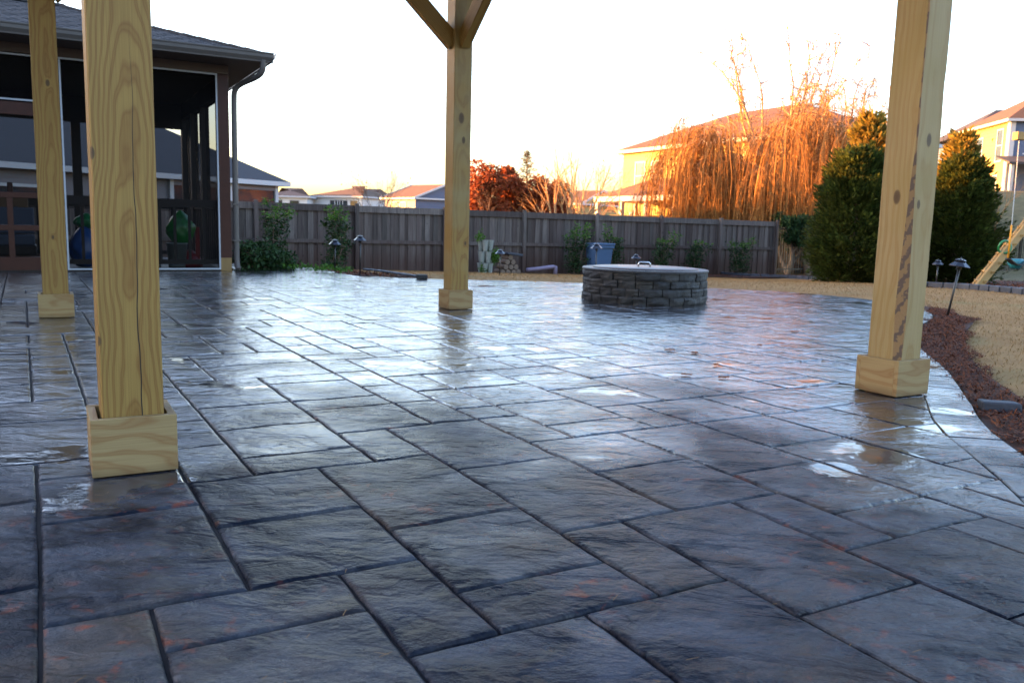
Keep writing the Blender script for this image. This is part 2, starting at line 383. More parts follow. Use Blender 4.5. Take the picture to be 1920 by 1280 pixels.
def screen_mat(name, tr):
    t = NT(name); tb = t.n('ShaderNodeBsdfTransparent'); ms = t.n('ShaderNodeMixShader')
    lw = t.n('ShaderNodeLayerWeight'); lw.inputs[0].default_value = 0.5
    f = t.math('SUBTRACT', tr, t.math('MULTIPLY', t.math('POWER', lw.outputs['Facing'], 2.0), tr * 0.75))
    t.l(f, ms.inputs[0]); t.setc((0.004, 0.004, 0.005)); t.rough(0.8); t.p.inputs['Specular IOR Level'].default_value = 0.1
    t.l(t.p.outputs[0], ms.inputs[1]); t.l(tb.outputs[0], ms.inputs[2]); t.l(ms.outputs[0], t.out.inputs[0]); return t.m
M['screen'] = screen_mat('insect_screen', 0.62)
def siding(name, col):
    t = NT(name); v = t.coords(); c = t.mix(t.noise(t.coords((2, 2, 14)), 1.0, 3), tuple(q * 0.88 for q in col), tuple(min(1, q * 1.08) for q in col)); t.setc(c); t.rough(0.65); return t.m
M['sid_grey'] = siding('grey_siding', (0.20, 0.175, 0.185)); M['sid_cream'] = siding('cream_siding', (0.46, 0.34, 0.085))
M['sid_ochre'] = siding('ochre_siding', (0.44, 0.32, 0.10)); M['sid_blue'] = siding('shade_blue_siding', (0.085, 0.11, 0.19))
M['sid_white'] = siding('white_siding', (0.72, 0.70, 0.68))
M['brick'] = plain('house_brick', (0.30, 0.15, 0.10), 0.85, 0.35, 30)
t = NT('window_glass'); t.setc((0.03, 0.035, 0.04)); t.rough(0.05); t.p.inputs['IOR'].default_value = 1.5; M['glass'] = t.m
M['stone'] = None
def stone_mat():
    t = NT('dark_split_block'); v = t.coords(rnd=True)
    c = t.mix(t.ramp(t.noise(v, 9, 6, 0.6, 0.4), (0.35, 0), (0.65, 1)), (0.010, 0.010, 0.012), (0.028, 0.026, 0.026))
    oi = t.n('ShaderNodeObjectInfo'); c = t.mix(1.0, c, t.ramp(oi.outputs['Random'], (0, (0.6, 0.62, 0.7)), (0.6, (1, 0.97, 0.92)), (1, (1.5, 1.35, 1.15))), 'MULTIPLY')
    t.setc(c); t.rough(0.7); t.nrm(t.bump(t.noise(v, 26, 6, 0.65), 0.9, 0.012)); return t.m
M['stone'] = stone_mat()
M['cap'] = plain('pit_cap', (0.06, 0.058, 0.064), 0.42, 0.2, 14)
M['lid'] = plain('metal_lid', (0.15, 0.115, 0.105), 0.38, 0.15, 5, 0.05, metal=0.85)
M['chrome'] = plain('steel_handle', (0.7, 0.7, 0.72), 0.2, 0.05, metal=1.0)
M['black_metal'] = plain('black_metal', (0.012, 0.012, 0.014), 0.35, 0.2)
M['lamp_metal'] = plain('bronze_black_lamp', (0.03, 0.032, 0.045), 0.22, 0.2, metal=0.5)
M['blue_stone'] = plain('blue_grey_stone', (0.035, 0.040, 0.055), 0.6, 0.4, 14, 0.8)
M['edge_stone'] = plain('edging_stone', (0.07, 0.077, 0.095), 0.6, 0.35, 10, 0.5, rnd=0.3)
M['bark'] = plain('grey_bark', (0.21, 0.15, 0.11), 0.9, 0.35, 12, 0.5)
M['willow_bark'] = plain('willow_bark', (0.48, 0.28, 0.13), 0.85, 0.25, 12, 0.4)
M['willow'] = leafmat('willow_twigs', (0.14, 0.055, 0.015), (0.50, 0.25, 0.07), trans=0.12)
M['reed'] = leafmat('dry_reeds', (0.05, 0.020, 0.010), (0.16, 0.075, 0.032), trans=0.15)
M['red_leaf'] = leafmat('russet_leaves', (0.20, 0.045, 0.02), (0.48, 0.13, 0.04), (0.30, 0.10, 0.04), 0.2)
M['ever'] = leafmat('evergreen_sprays', (0.010, 0.024, 0.006), (0.085, 0.115, 0.020), (0.055, 0.065, 0.012), 0.40)
M['laurel'] = leafmat('laurel_leaves', (0.010, 0.028, 0.010), (0.038, 0.080, 0.022), trans=0.15)
M['new_leaf'] = leafmat('young_leaves', (0.05, 0.13, 0.016), (0.10, 0.21, 0.03), trans=0.3)
M['conif'] = leafmat('conifer_needles', (0.07, 0.075, 0.03), (0.17, 0.13, 0.05), trans=0.1)
M['play_wood'] = wood('play_set_pine', (0.46, 0.28, 0.09), (0.34, 0.18, 0.05), 'Z', 50)
M['teal'] = plain('teal_plastic', (0.02, 0.19, 0.24), 0.35, 0.1); M['green_pl'] = plain('green_plastic', (0.01, 0.17, 0.05), 0.35, 0.1)
M['yellow_pl'] = plain('yellow_sleeve', (0.70, 0.30, 0.02), 0.4, 0.1); M['blue_bin'] = plain('blue_bin', (0.07, 0.13, 0.24), 0.5, 0.1)
M['planter'] = plain('pale_planter', (0.27, 0.29, 0.26), 0.6, 0.1); M['mauve'] = plain('mauve_plastic', (0.24, 0.19, 0.27), 0.5, 0.1)
M['red_pl'] = plain('red_plastic', (0.16, 0.005, 0.005), 0.4, 0.1); M['bag_green'] = plain('green_bag', (0.004, 0.13, 0.012), 0.35, 0.2)
M['bag_blue'] = plain('blue_bag', (0.004, 0.05, 0.20), 0.35, 0.3, 14); M['bucket'] = plain('white_bucket', (0.17, 0.19, 0.19), 0.45, 0.1)
M['cushion'] = plain('grey_cushion', (0.07, 0.08, 0.11), 0.9, 0.1); M['ply'] = plain('tan_board', (0.12, 0.07, 0.04), 0.8, 0.1)
M['chain'] = plain('chain_white', (0.5, 0.55, 0.58), 0.4, 0.1)

# ------------------------------------------------------------------ ground
def grid_sheet(name, x0, x1, y0, y1, nx, ny, mat, dz=0.0, fz=ground_z, inside=None):
    mb = MB(); vs = []; 
    for j in range(ny + 1):
        for i in range(nx + 1):
            x = x0 + (x1 - x0) * i / nx; y = y0 + (y1 - y0) * j / ny; vs.append((x, y, fz(x, y) + dz))
    fs = []
    for j in range(ny):
        for i in range(nx):
            xc = x0 + (x1 - x0) * (i + .5) / nx; yc = y0 + (y1 - y0) * (j + .5) / ny
            if inside and not inside(xc, yc): continue
            a = j * (nx + 1) + i; fs.append((a, a + 1, a + nx + 2, a + nx + 1))
    mb.add(vs, fs, 0, True); return mb.build(name, mat)
def ring_sheet():
    mb = MB()
    xs = [-1200, -500, -200, -100, -60] + [-40 + 2 * i for i in range(56)] + [100, 200, 500, 1200]
    ys = [-600, -200, -60, -20] + [-10 + 2 * i for i in range(66)] + [150, 220, 400, 800, 1600]
    vs = [(x, y, ground_z(x, y) - 0.02) for y in ys for x in xs]; n = len(xs)
    mb.add(vs, [(j * n + i, j * n + i + 1, (j + 1) * n + i + 1, (j + 1) * n + i) for j in range(len(ys) - 1) for i in range(n - 1)], 0, True)
    return mb.build('terrain', M['field'])
setp(ring_sheet(), kind='structure')
lawn = grid_sheet('lawn', -14, 24, -4, 28, 152, 128, M['lawn'], 0.004)
setp(lawn, kind='structure')

# ------------------------------------------------------------------ patio
OUT_CURVE = [(0.2, -1.6), (0.85, -0.4), (1.3, 0.8), (1.6, 1.8), (1.77, 2.4), (1.87, 2.8), (1.93, 3.08), (1.98, 3.34), (2.07, 3.61), (2.18, 3.87), (2.30, 4.16), (2.45, 4.54), (2.63, 4.99), (2.79, 5.5), (2.93, 5.95), (3.08, 6.45), (3.42, 7.2), (3.8, 7.74), (4.12, 8.2), (4.36, 8.7), (4.55, 9.4), (4.5, 10.1), (4.27, 10.75), (3.92, 11.2), (3.5, 11.5), (2.71, 11.78), (1.8, 12.02), (0.98, 12.2), (-0.2, 12.25), (-1.4, 12.2), (-2.2, 12.45)]
def resample(pl, step):
    out = [Vector(pl[0])]; acc = 0
    P = [Vector(p) for p in pl]; need = step
    for a, b in zip(P, P[1:]):
        L = (b - a).length; t = 0
        while L - t >= need:
            t += need; out.append(a + (b - a) * (t / L)); need = step
        need -= (L - t)
    return out
def smooth_line(pl, k=2):
    P = [Vector(p) for p in pl]
    for _ in range(k):
        Q = [P[0]]
        for a, b in zip(P, P[1:]): Q += [a * .75 + b * .25, a * .25 + b * .75]
        P = Q + [P[-1]]
    return P
curve = resample(smooth_line(OUT_CURVE), 0.135)
inner = []
for i, p in enumerate(curve):
    d = curve[min(i + 1, len(curve) - 1)] - curve[max(i - 1, 0)]; d.normalize(); inner.append(p + Vector((-d.y, d.x)) * 0.201)
pc = UV(2.52, 13.35)
tail = [(-2.7, 13.0), (-3.1, 13.9), (-3.9, 14.7), (-5.2, 15.2), tuple(UV(2.6, 15.6))[:2], tuple(UV(2.6, 13.42))[:2], tuple(UV(-6, 13.42))[:2], (-9, 3), (-6, -1.6)]
field_poly = [tuple(p) for p in inner] + tail
outer_poly = [tuple(p) for p in curve] + tail
def pip(x, y, poly):
    c = False; n = len(poly)
    for i in range(n):
        x1, y1 = poly[i]; x2, y2 = poly[i - 1]
        if (y1 > y) != (y2 > y) and x < (x2 - x1) * (y - y1) / (y2 - y1) + x1: c = not c
    return c
def clip_poly(subject, rect):
    out = subject
    for i in range(len(rect)):
        a = rect[i]; b = rect[(i + 1) % len(rect)]; inp = out; out = []
        if not inp: return []
        def side(p): return (b[0] - a[0]) * (p[1] - a[1]) - (b[1] - a[1]) * (p[0] - a[0])
        for k in range(len(inp)):
            p = inp[k - 1]; q = inp[k]; sp_, sq = side(p), side(q)
            if (sp_ >= 0) != (sq >= 0):
                tt = sp_ / (sp_ - sq); out.append((p[0] + (q[0] - p[0]) * tt, p[1] + (q[1] - p[1]) * tt))
            if sq >= 0: out.append(q)
    return out
def area(p): return 0.5 * sum(p[i - 1][0] * p[i][1] - p[i][0] * p[i - 1][1] for i in range(len(p)))
def simplify(p, eps=0.004):
    q = []
    for a in p:
        if not q or (Vector(a) - Vector(q[-1])).length > eps: q.append(a)
    if len(q) > 2 and (Vector(q[0]) - Vector(q[-1])).length < eps: q.pop()
    return q
patio = thing('patio', None, None, kind='structure')
bm_ = bmesh.new(); vs = [bm_.verts.new((x, y, -0.009)) for x, y in outer_poly]; bm_.faces.new(vs)
bmesh.ops.triangulate(bm_, faces=bm_.faces[:]); me = bpy.data.meshes.new('joint_sand'); bm_.to_mesh(me); bm_.free(); me.materials.append(M['joint'])
js = bpy.data.objects.new('joint_sand', me); COL.objects.link(js); js.parent = patio
mb = MB()   # rim of the slab where the ground falls away
for a, b in zip(curve, curve[1:]):
    mb.add([(a.x, a.y, -0.012), (b.x, b.y, -0.012), (b.x, b.y, -0.6), (a.x, a.y, -0.6)], [(0, 1, 2, 3)])
mb.build('slab_edge', M['joint'], patio)

def gridpt(i, j):
    u = -0.04 + 0.2 * i - 0.004 * max(0.0, j - 4); v = 1.38 + 0.209 * j
    p = U * u + V * v; return (p.x, p.y)
near_stones = [(0, 1, 0, 2), (0, 2, 2, 5), (0, 2, 5, 7), (0, 2, 7, 8), (1, 3, 1, 2), (1, 3, -1, 1), (0, 1, -2, 0), (-2, 0, 0, 3), (-2, 0, 3, 6), (-2, 0, 6, 8), (-2, 0, -2, 0),
    (2, 4, 2, 4), (2, 4, 4, 6), (3, 4, 0, 2), (3, 5, -2, 0), (4, 6, 1, 3), (4, 6, 0, 1), (4, 6, 3, 6), (6, 7, 0, 2), (5, 7, -3, 0), (7, 9, -1, 2), (7, 9, -4, -1), (6, 8, 2, 5), (6, 8, 5, 8),
    (5, 6, 6, 8), (3, 5, 6, 7), (3, 5, 7, 9), (3, 5, 9, 11), (2, 3, 6, 8), (2, 3, 8, 10), (8, 10, 2, 4), (8, 10, 4, 6), (8, 9, 6, 8), (9, 10, 0, 2), (9, 11, -2, 0), (9, 11, -4, -2),
    (9, 11, 6, 7), (9, 11, 7, 9), (10, 12, 3, 6), (10, 12, 1, 3), (10, 12, 0, 1), (12, 14, 1, 4), (12, 14, 4, 6), (11, 12, 6, 8), (12, 14, 6, 8), (12, 13, -1, 1), (11, 12, -2, 0), (13, 15, -2, 1), (14, 16, 4, 6), (14, 16, 2, 4), (14, 15, 1, 2), (16, 18, 4, 6), (14, 15, 6, 8), (15, 17, 6, 8),
    (5, 7, 8, 10), (7, 8, 8, 10), (8, 9, 8, 9), (8, 9, 9, 11), (9, 11, 9, 11), (5, 7, 10, 11), (7, 8, 10, 12), (5, 7, 11, 13), (3, 5, 11, 14), (-1, 1, 8, 11), (1, 2, 8, 10), (1, 2, 10, 13), (-1, 1, 11, 13), (-3, -1, 8, 10), (2, 3, 10, 13)]
occ = {}
stones = []
I0, I1, J0, J1 = -34, 50, -6, 66
def put(s):
    for i in range(s[0], s[1]):
        for j in range(s[2], s[3]): occ[(i, j)] = 1
    stones.append(s)
for s in near_stones:
    if any((i, j) in occ for i in range(s[0], s[1]) for j in range(s[2], s[3])): print('overlap', s); continue
    put(s)
rs = random.Random(11)
for j in range(J0, J1):
    i = I0
    while i < I1:
        if (i, j) in occ: i += 1; continue
        opts = [(3, 2), (2, 3), (2, 2), (2, 2), (2, 3), (1, 2), (2, 1), (3, 2), (2, 1), (1, 2)]; rs.shuffle(opts)
        for (a, b) in opts + [(2, 1), (1, 2), (1, 1)]:
            if all((i + x, j + y) not in occ for x in range(a) for y in range(b)): put((i, i + a, j, j + b)); i += a; break
        else: i += 1
def cam_px(p):
    d = MC.transposed() @ (Vector(p) - CAM)
    return (CX + F * d.x / d.z, CY + F * d.y / d.z, d.z) if d.z > 0.05 else None
def stone_mesh(mb, poly, z, tilt, cell=None, quad=None, rnd=None):
    """a paver with an uneven top, worn rounded arrises and sides down into the joint"""
    cx = sum(p[0] for p in poly) / len(poly); cy = sum(p[1] for p in poly) / len(poly)
    def zz(x, y, e=1.0): return z + (x - cx) * tilt[0] + (y - cy) * tilt[1] + e * 0.0035 * noise.noise((x * 5, y * 9, 3.3)) + e * 0.0018 * noise.noise((x * 14, y * 22, 7.1))
    if quad:
        A, B, C, D = [Vector(q) for q in quad]
        lx = (B - A).length; ly = (D - A).length
        g = 0.0045
        def uvp(s, t): return A * (1 - s) * (1 - t) + B * s * (1 - t) + C * s * t + D * (1 - s) * t
        nx = max(2, round(lx / cell)); ny = max(2, round(ly / cell))
        def ticks(L, n):
            r = [g / L, (g + 0.006) / L, (g + 0.012) / L]
            inner_ = [k / n for k in range(1, n) if .02 < L * k / n < L - .02]
            return r + inner_ + [1 - (g + 0.012) / L, 1 - (g + 0.006) / L, 1 - g / L]
        sx, sy = ticks(lx, nx), ticks(ly, ny)
        vs = []; W = len(sx); Hh = len(sy)
        for b, t_ in enumerate(sy):
            for a, s_ in enumerate(sx):
                edge = a in (0, W - 1) or b in (0, Hh - 1); second = a in (1, W - 2) or b in (1, Hh - 2)
                p = uvp(s_, t_)
                j1 = noise.noise((p.x * 23, p.y * 23, 1.7)) * 0.0022
                j2 = noise.noise((p.x * 23, p.y * 23, 9.2)) * 0.0022
                if edge or second: p = p + Vector((j1, j2))
                vs.append((p.x, p.y, zz(p.x, p.y) - (0.0045 if edge else (0.0006 if second else 0))))
        fs = []
        for b in range(Hh - 1):
            for a in range(W - 1): k = b * W + a; fs.append((k, k + 1, k + W + 1, k + W))
        rim = [a for a in range(W)] + [b * W + W - 1 for b in range(1, Hh)] + [(Hh - 1) * W + a for a in range(W - 2, -1, -1)] + [b * W for b in range(Hh - 2, 0, -1)]
        base = len(vs); vs += [(vs[k][0], vs[k][1], -0.02) for k in rim]
        n = len(rim)
        for k in range(n): fs.append((rim[(k + 1) % n], rim[k], base + k, base + (k + 1) % n))
        mb.add(vs, fs, 0, True)
    else:
        n = len(poly); P = [Vector(p) for p in poly]
        def inset(d):
            out = []
            for k in range(n):
                a, b, c = P[k - 1], P[k], P[(k + 1) % n]
                e1 = (b - a).normalized(); e2 = (c - b).normalized(); n1 = Vector((-e1.y, e1.x)); n2 = Vector((-e2.y, e2.x))
                q = n1 + n2; q = q.normalized() if q.length > 1e-6 else n1
                co = max(0.35, q.dot(n1)); out.append(b + q * (d / co))
            return out
        r0 = inset(0.0035); r1 = inset(0.0075)
        vs = [(p.x, p.y, zz(p.x, p.y)) for p in r1] + [(p.x, p.y, zz(p.x, p.y) - 0.0030) for p in r0] + [(p.x, p.y, -0.02) for p in r0]
        fs = [tuple(range(n))] + [(n + k, n + (k + 1) % n, (k + 1) % n, k) for k in range(n)] + [(2 * n + k, 2 * n + (k + 1) % n, n + (k + 1) % n, n + k) for k in range(n)]
        mb.add(vs, fs, 0, False)
cand = []
for s in stones:
    rect = [gridpt(s[0], s[2]), gridpt(s[1], s[2]), gridpt(s[1], s[3]), gridpt(s[0], s[3])]
    ctr = (sum(p[0] for p in rect) / 4, sum(p[1] for p in rect) / 4)
    if ctr[1] < 0.2 or abs(ctr[0]) > ctr[1] * 0.9 + 1.5: continue
    ins = [pip(x, y, field_poly) for x, y in rect]
    near_edge = not all(ins) or any((Vector(q) - Vector(ctr)).length < 0.45 for q in field_poly)
    if near_edge:
        poly = simplify(clip_poly(field_poly, rect))
        if len(poly) < 3 or abs(area(poly)) < 0.004: continue
        if area(poly) < 0: poly.reverse()
        quad = None
        if all(ins) and len(poly) == 4: quad = rect
    else: poly, quad = rect, rect
    pr = cam_px((ctr[0], ctr[1], 0)); vis = pr and -260 < pr[0] < 2180 and pr[1] < 1560
    sz = abs(area(poly)) / max(0.3, ctr[1]) ** 3 if vis else 0
    cand.append((sz, poly, quad, ctr, bool(vis)))
cand.sort(key=lambda c: -c[0])
farmb = MB(); rp = random.Random(3); npv = 0
for k, (sz, poly, quad, ctr, vis) in enumerate(cand):
    d = math.hypot(*ctr)
    z = rp.uniform(-0.0012, 0.0012); tilt = (rp.gauss(0, 0.0020), rp.gauss(0, 0.0020))
    if vis and npv < 298:
        mb = MB(); cell = 0.034 if d < 4 else 0.06
        stone_mesh(mb, poly, z, tilt, cell, quad); o = mb.build('paver', M['paver'], patio); npv += 1
    else:
        stone_mesh(farmb, poly, z, tilt)
o = farmb.build('distant_pavers', M['paver'], patio); o['kind'] = 'stuff'
# soldier border following the curved edge
rb = random.Random(5); nb = 0
cc = resample(smooth_line(OUT_CURVE), 0.1335)
cin = []
for i, p in enumerate(cc):
    d = cc[min(i + 1, len(cc) - 1)] - cc[max(i - 1, 0)]; d.normalize(); cin.append(p + Vector((-d.y, d.x)) * 0.205)
for i in range(0, len(cc) - 3, 3):
    op = cc[i:i + 4]; ip = cin[i:i + 4]
    mb = MB(); poly = [tuple(p) for p in op] + [tuple(p) for p in reversed(ip)]
    stone_mesh(mb, poly, rb.uniform(-0.001, 0.0015), (rb.gauss(0, 0.004), rb.gauss(0, 0.004)))
    mb.build('border_stone', M['paver'], patio)

# ------------------------------------------------------------------ mulch beds
def poly_sheet(name, pts, dz, mat, kind='structure', fz=ground_z, cell=0.25):
    xs = [p[0] for p in pts]; ys = [p[1] for p in pts]
    bm = bmesh.new(); vs = [bm.verts.new((p[0], p[1], 0)) for p in pts]; bm.faces.new(vs)
    bmesh.ops.triangulate(bm, faces=bm.faces[:])
    for ax in (0, 1):
        lo, hi = (min(xs), max(xs)) if ax == 0 else (min(ys), max(ys))
        k = lo + cell
        while k < hi:
            co = (k, 0, 0) if ax == 0 else (0, k, 0); no = (1, 0, 0) if ax == 0 else (0, 1, 0)
            bmesh.ops.bisect_plane(bm, geom=bm.verts[:] + bm.edges[:] + bm.faces[:], plane_co=co, plane_no=no); k += cell
    for v_ in bm.verts: v_.co.z = fz(v_.co.x, v_.co.y) + dz + 0.012 * noise.noise((v_.co.x * 4, v_.co.y * 4, 0))
    bmesh.ops.recalc_face_normals(bm, faces=bm.faces[:])
    me = bpy.data.meshes.new(name); bm.to_mesh(me); bm.free(); me.materials.append(mat)
    for p in me.polygons: p.use_smooth = True
    o = bpy.data.objects.new(name, me); COL.objects.link(o); o['kind'] = kind; return o
def gp(x, y, z=-0.03): p = on_z(x, y, z); return (p.x, p.y)
edge_r = [(p.x + 0.01, p.y) for p in curve if 0.5 < p.y < 8.6 and p.x > 0.9]
bed_r = edge_r + [gp(1725, 574), gp(1760, 580), gp(1785, 586), gp(1812, 598), gp(1830, 600), gp(1822, 612), gp(1812, 625), gp(1810, 645), gp(1815, 668), gp(1832, 690), gp(1862, 716), gp(1900, 742), gp(1935, 768), (2.9, 2.6), (2.6, 0.6)]
poly_sheet('mulch_bed', bed_r, 0.026, M['mulch'])
bed_l = [(-4.6, 14.9), (-3.3, 14.2), gp(606, 510), gp(640, 516), gp(700, 518), gp(790, 523), gp(806, 523), gp(790, 517), gp(740, 512), gp(690, 506), gp(640, 503, -0.1), (-6, 18), (-8, 17)]
poly_sheet('mulch_bed', bed_l, 0.028, M['mulch'])
def gy(x, y): p = on_ground(x, y); return (p.x, p.y)
back_line = [gy(1335, 513), gy(1390, 519), gy(1480, 522), gy(1560, 527), gy(1640, 531), gy(1720, 539), gy(1800, 542), gy(1860, 547), gy(1925, 553), gy(2000, 562)]
bed_b = back_line + [(16, 12), (24, 20), (20, 27.5), (12, 27.5)] + [tuple(UV(21.2, 20.2))[:2], tuple(UV(16, 20.3))[:2], tuple(UV(16, 19.4))[:2], tuple(UV(17.5, 17.5))[:2]]
poly_sheet('mulch_bed', bed_b, 0.030, M['mulch'], cell=0.5)
# strip of mulch along the wooden fence
poly_sheet('fence_bed', [tuple(UV(1, 19.2))[:2], tuple(UV(17, 19.3))[:2], tuple(UV(17, 20.4))[:2], tuple(UV(1, 20.4))[:2]], 0.02, M['mulch'], cell=0.6)

def shreds(name, mat, n, sampler, L, W, zoff, up=0.3, seed=1, curl=0.2):
    r = random.Random(seed); mb = MB(); vs = []; fs = []
    for k in range(n):
        q = sampler(r)
        if not q: continue
        x, y = q; z = ground_z(x, y) + zoff; a = r.uniform(0, 6.283); l = L * r.uniform(.5, 1.4); w_ = W * r.uniform(.6, 1.4)
        e = r.random() ** 2 * up
        d = Vector((math.cos(a) * math.cos(e), math.sin(a) * math.cos(e), math.sin(e))); s_ = Vector((-math.sin(a), math.cos(a), r.uniform(-.4, .4))) * w_
        p = Vector((x, y, z + r.uniform(0, 0.008))); m_ = p + d * l * .5 + Vector((0, 0, l * curl * r.random())); e_ = p + d * l
        b = len(vs); vs += [p - s_, p + s_, m_ + s_, m_ - s_, e_]; fs += [(b, b + 1, b + 2, b + 3), (b + 3, b + 2, b + 4)]
    mb.add(vs, fs); o = mb.build(name, mat); return o
def poly_sampler(poly, dens=None):
    xs = [p[0] for p in poly]; ys = [p[1] for p in poly]; x0, x1, y0, y1 = min(xs), max(xs), min(ys), max(ys)
    def f(r):
        for _ in range(12):
            x = r.uniform(x0, x1); y = y0 + (y1 - y0) * (r.random() if not dens else r.random() ** dens)
            if pip(x, y, poly): return x, y
    return f
def jit(poly, a, seed=1):
    r = random.Random(seed); P = smooth_line(poly, 1); return [(p.x + r.uniform(-a, a), p.y + r.uniform(-a, a)) for p in P]
setp(shreds('mulch_shreds', M['mulch_bit'], 42000, poly_sampler(jit(bed_r, 0.07)), 0.038, 0.0022, 0.030, 0.5, 2), kind='stuff', label='reddish brown shredded mulch beside the curved patio border', cat='mulch')
setp(shreds('mulch_shreds', M['mulch_bit'], 9000, poly_sampler(bed_b), 0.09, 0.007, 0.032, 0.7, 3), kind='stuff', label='dark mulch under the evergreens and play set', cat='mulch')
setp(shreds('mulch_shreds', M['mulch_bit'], 4000, poly_sampler(bed_l), 0.08, 0.006, 0.030, 0.7, 4), kind='stuff', label='mulch with leaf litter in the small bed by the porch', cat='mulch')
bedj = jit(bed_r, 0.02)
lawn_poly = [(2.2, 1.5), (10, 1.5), (13, 9), (13, 16), (9, 19), (8, 27), (-2, 21), (-6, 18), (-4, 15), (-2.2, 12.5), (1, 12.25), (3.5, 11.5), (4.4, 10.5), (4.6, 9.2), (4.1, 8.2), (3, 6)]
def lawn_s(r):
    for _ in range(20):
        y = 1.5 + 22 * r.random() ** 1.3; x = r.uniform(-5, 13)
        if not pip(x, y, lawn_poly) or pip(x, y, bedj) or pip(x, y, bed_b) or pip(x, y, bed_l) or pip(x, y, outer_poly): continue
        if abs(x) > 0.70 * y + .5: continue
        return x, y
setp(shreds('dry_grass', M['straw_bit'], 110000, lawn_s, 0.035, 0.0018, 0.0, 1.0, 6, 0.3), kind='stuff', label='straw coloured dormant grass covering the lawn', cat='grass')

# ------------------------------------------------------------------ stones along the beds
def rough_stone(name, c, L, D, Hh, rz, seed, parent=None, mat=None):
    r = random.Random(seed); bm = bmesh.new(); bmesh.ops.create_cube(bm, size=1); bmesh.ops.subdivide_edges(bm, edges=bm.edges[:], cuts=2, use_grid_fill=True)
    for v_ in bm.verts:
        v_.co = Vector((v_.co.x * L, v_.co.y * D, v_.co.z * Hh)); s_ = v_.co.normalized()
        v_.co *= 0.93 + 0.10 * noise.noise(v_.co * 9 + Vector((seed, 0, 0)))
    me = bpy.data.meshes.new(name); bm.to_mesh(me); bm.free(); me.materials.append(mat or M['edge_stone'])
    for p in me.polygons: p.use_smooth = False
    o = bpy.data.objects.new(name, me); COL.objects.link(o); o.location = c; o.rotation_euler = (0, 0, rz)
    if parent: o.parent = parent
    md = o.modifiers.new('bevel', 'BEVEL'); md.width = 0.008; md.segments = 2
    return o
st = on_z(1874, 757, 0.02)
setp(rough_stone('edging_stone', (st.x, st.y, 0.0), 0.18, 0.085, 0.07, R(-12), 3, None, M['blue_stone']), 'loose rough blue grey stone lying in the red mulch beside the patio', 'stone')
edging = thing('stone_edging', 'row of grey stones edging the mulch bed before the evergreens', 'edging')
bl = resample(smooth_line(back_line, 2), 0.30); k = 0
for a, b in zip(bl, bl[1:]):
    mpt = (a + b) / 2; z = ground_z(mpt.x, mpt.y) + 0.05
    rough_stone('edging_block', (mpt.x, mpt.y, z), 0.285, 0.14, 0.11, math.atan2((b - a).y, (b - a).x), 40 + k, edging); k += 1
edging2 = thing('stone_edging', 'short row of slabs edging the little bed beyond the porch corner', 'edging')
l2 = [gp(682, 507, 0), gp(705, 509, 0), gp(740, 514, 0), gp(775, 519, 0), gp(800, 523, 0)]
bl = resample(l2, 0.30)
for k, (a, b) in enumerate(zip(bl, bl[1:])):
    mpt = (a + b) / 2; rough_stone('edging_slab', (mpt.x, mpt.y, 0.02), 0.27, 0.10, 0.03, math.atan2((b - a).y, (b - a).x), 140 + k, edging2)
p_ = on_z(790, 524, 0); rough_stone('edging_slab', (p_.x, p_.y + .05, 0.035), 0.17, 0.11, 0.07, 0.2, 199, edging2, M['stone'])

# ------------------------------------------------------------------ pavilion
pav = thing('pavilion', 'open timber pavilion whose four posts stand on the wet patio', 'pavilion')
PW = 0.178; HB = 3.05
posts = {'near': UV(0.220, 2.905), 'right': UV(3.785, 2.775), 'left': UV(0.061, 7.50), 'mid': UV(3.415, 7.265)}
hw = PW / 2
def zat(px, py, P): return H + (P - CAM).to_2d().length * 0 + on_Y(px, py, P.y).z
pm = {
 'near': wood('treated_post_near', POSTL, POSTD, 'Z', 105, (0.018, -0.150), 0.009, knots=[(-0.088, -hw, 0.98, .012), (-0.090, -hw, 0.42, .010)], crack=(0.026, 0.16, 1.35, 0.0019), tilt=0.035),
 'left': wood('treated_post_left', tuple(q * .92 for q in POSTL), POSTD, 'Z', 60, (0.01, -0.14), 0.012, knots=[(0.015, -hw, 1.77, .016), (0.02, -hw, 2.45, .012), (0.0, -hw, 0.62, .010)], tilt=0.02),
 'mid': wood('treated_post_mid', POSTL, tuple(q * 1.1 for q in POSTD), 'Z', 46, (0.02, -0.16), 0.014, knots=[(-0.012, -hw, 1.76, .030), (0.015, -hw, 1.565, .020), (0.05, -hw, 0.62, .012)], tint=(0.27, 0.22, 0.11)),
 'right': wood('treated_post_right', (0.34, 0.25, 0.115), (0.28, 0.165, 0.055), 'Z', 34, (0.02, -0.18), 0.016, knots=[(-hw, -0.005, 0.985, .022), (-0.0, -hw, 1.26, .020), (-0.035, -hw, 0.95, .014)], tint=(0.26, 0.185, 0.06)),
}
M['bark_edge'] = None
t = NT('waney_edge'); vv = t.coords(); sx = t.n('ShaderNodeSeparateXYZ'); t.l(vv, sx.inputs[0]); nz_ = t.noise(vv, 26, 4, 0.6)
ph = t.math('ADD', t.math('ADD', t.math('MULTIPLY', sx.outputs[2], 50.0), t.math('MULTIPLY', sx.outputs[0], -160.0)), t.math('MULTIPLY', nz_, 10.0))
sm_ = t.ramp(t.math('MULTIPLY_ADD', t.math('SINE', ph), 0.5, 0.5), (0.55, 0), (0.68, 1))
t.setc(t.mix(sm_, (0.24, 0.135, 0.05), (0.10, 0.058, 0.035))); t.rough(0.8); t.nrm(t.bump(nz_, 0.7, 0.01)); M['bark_edge'] = t.m
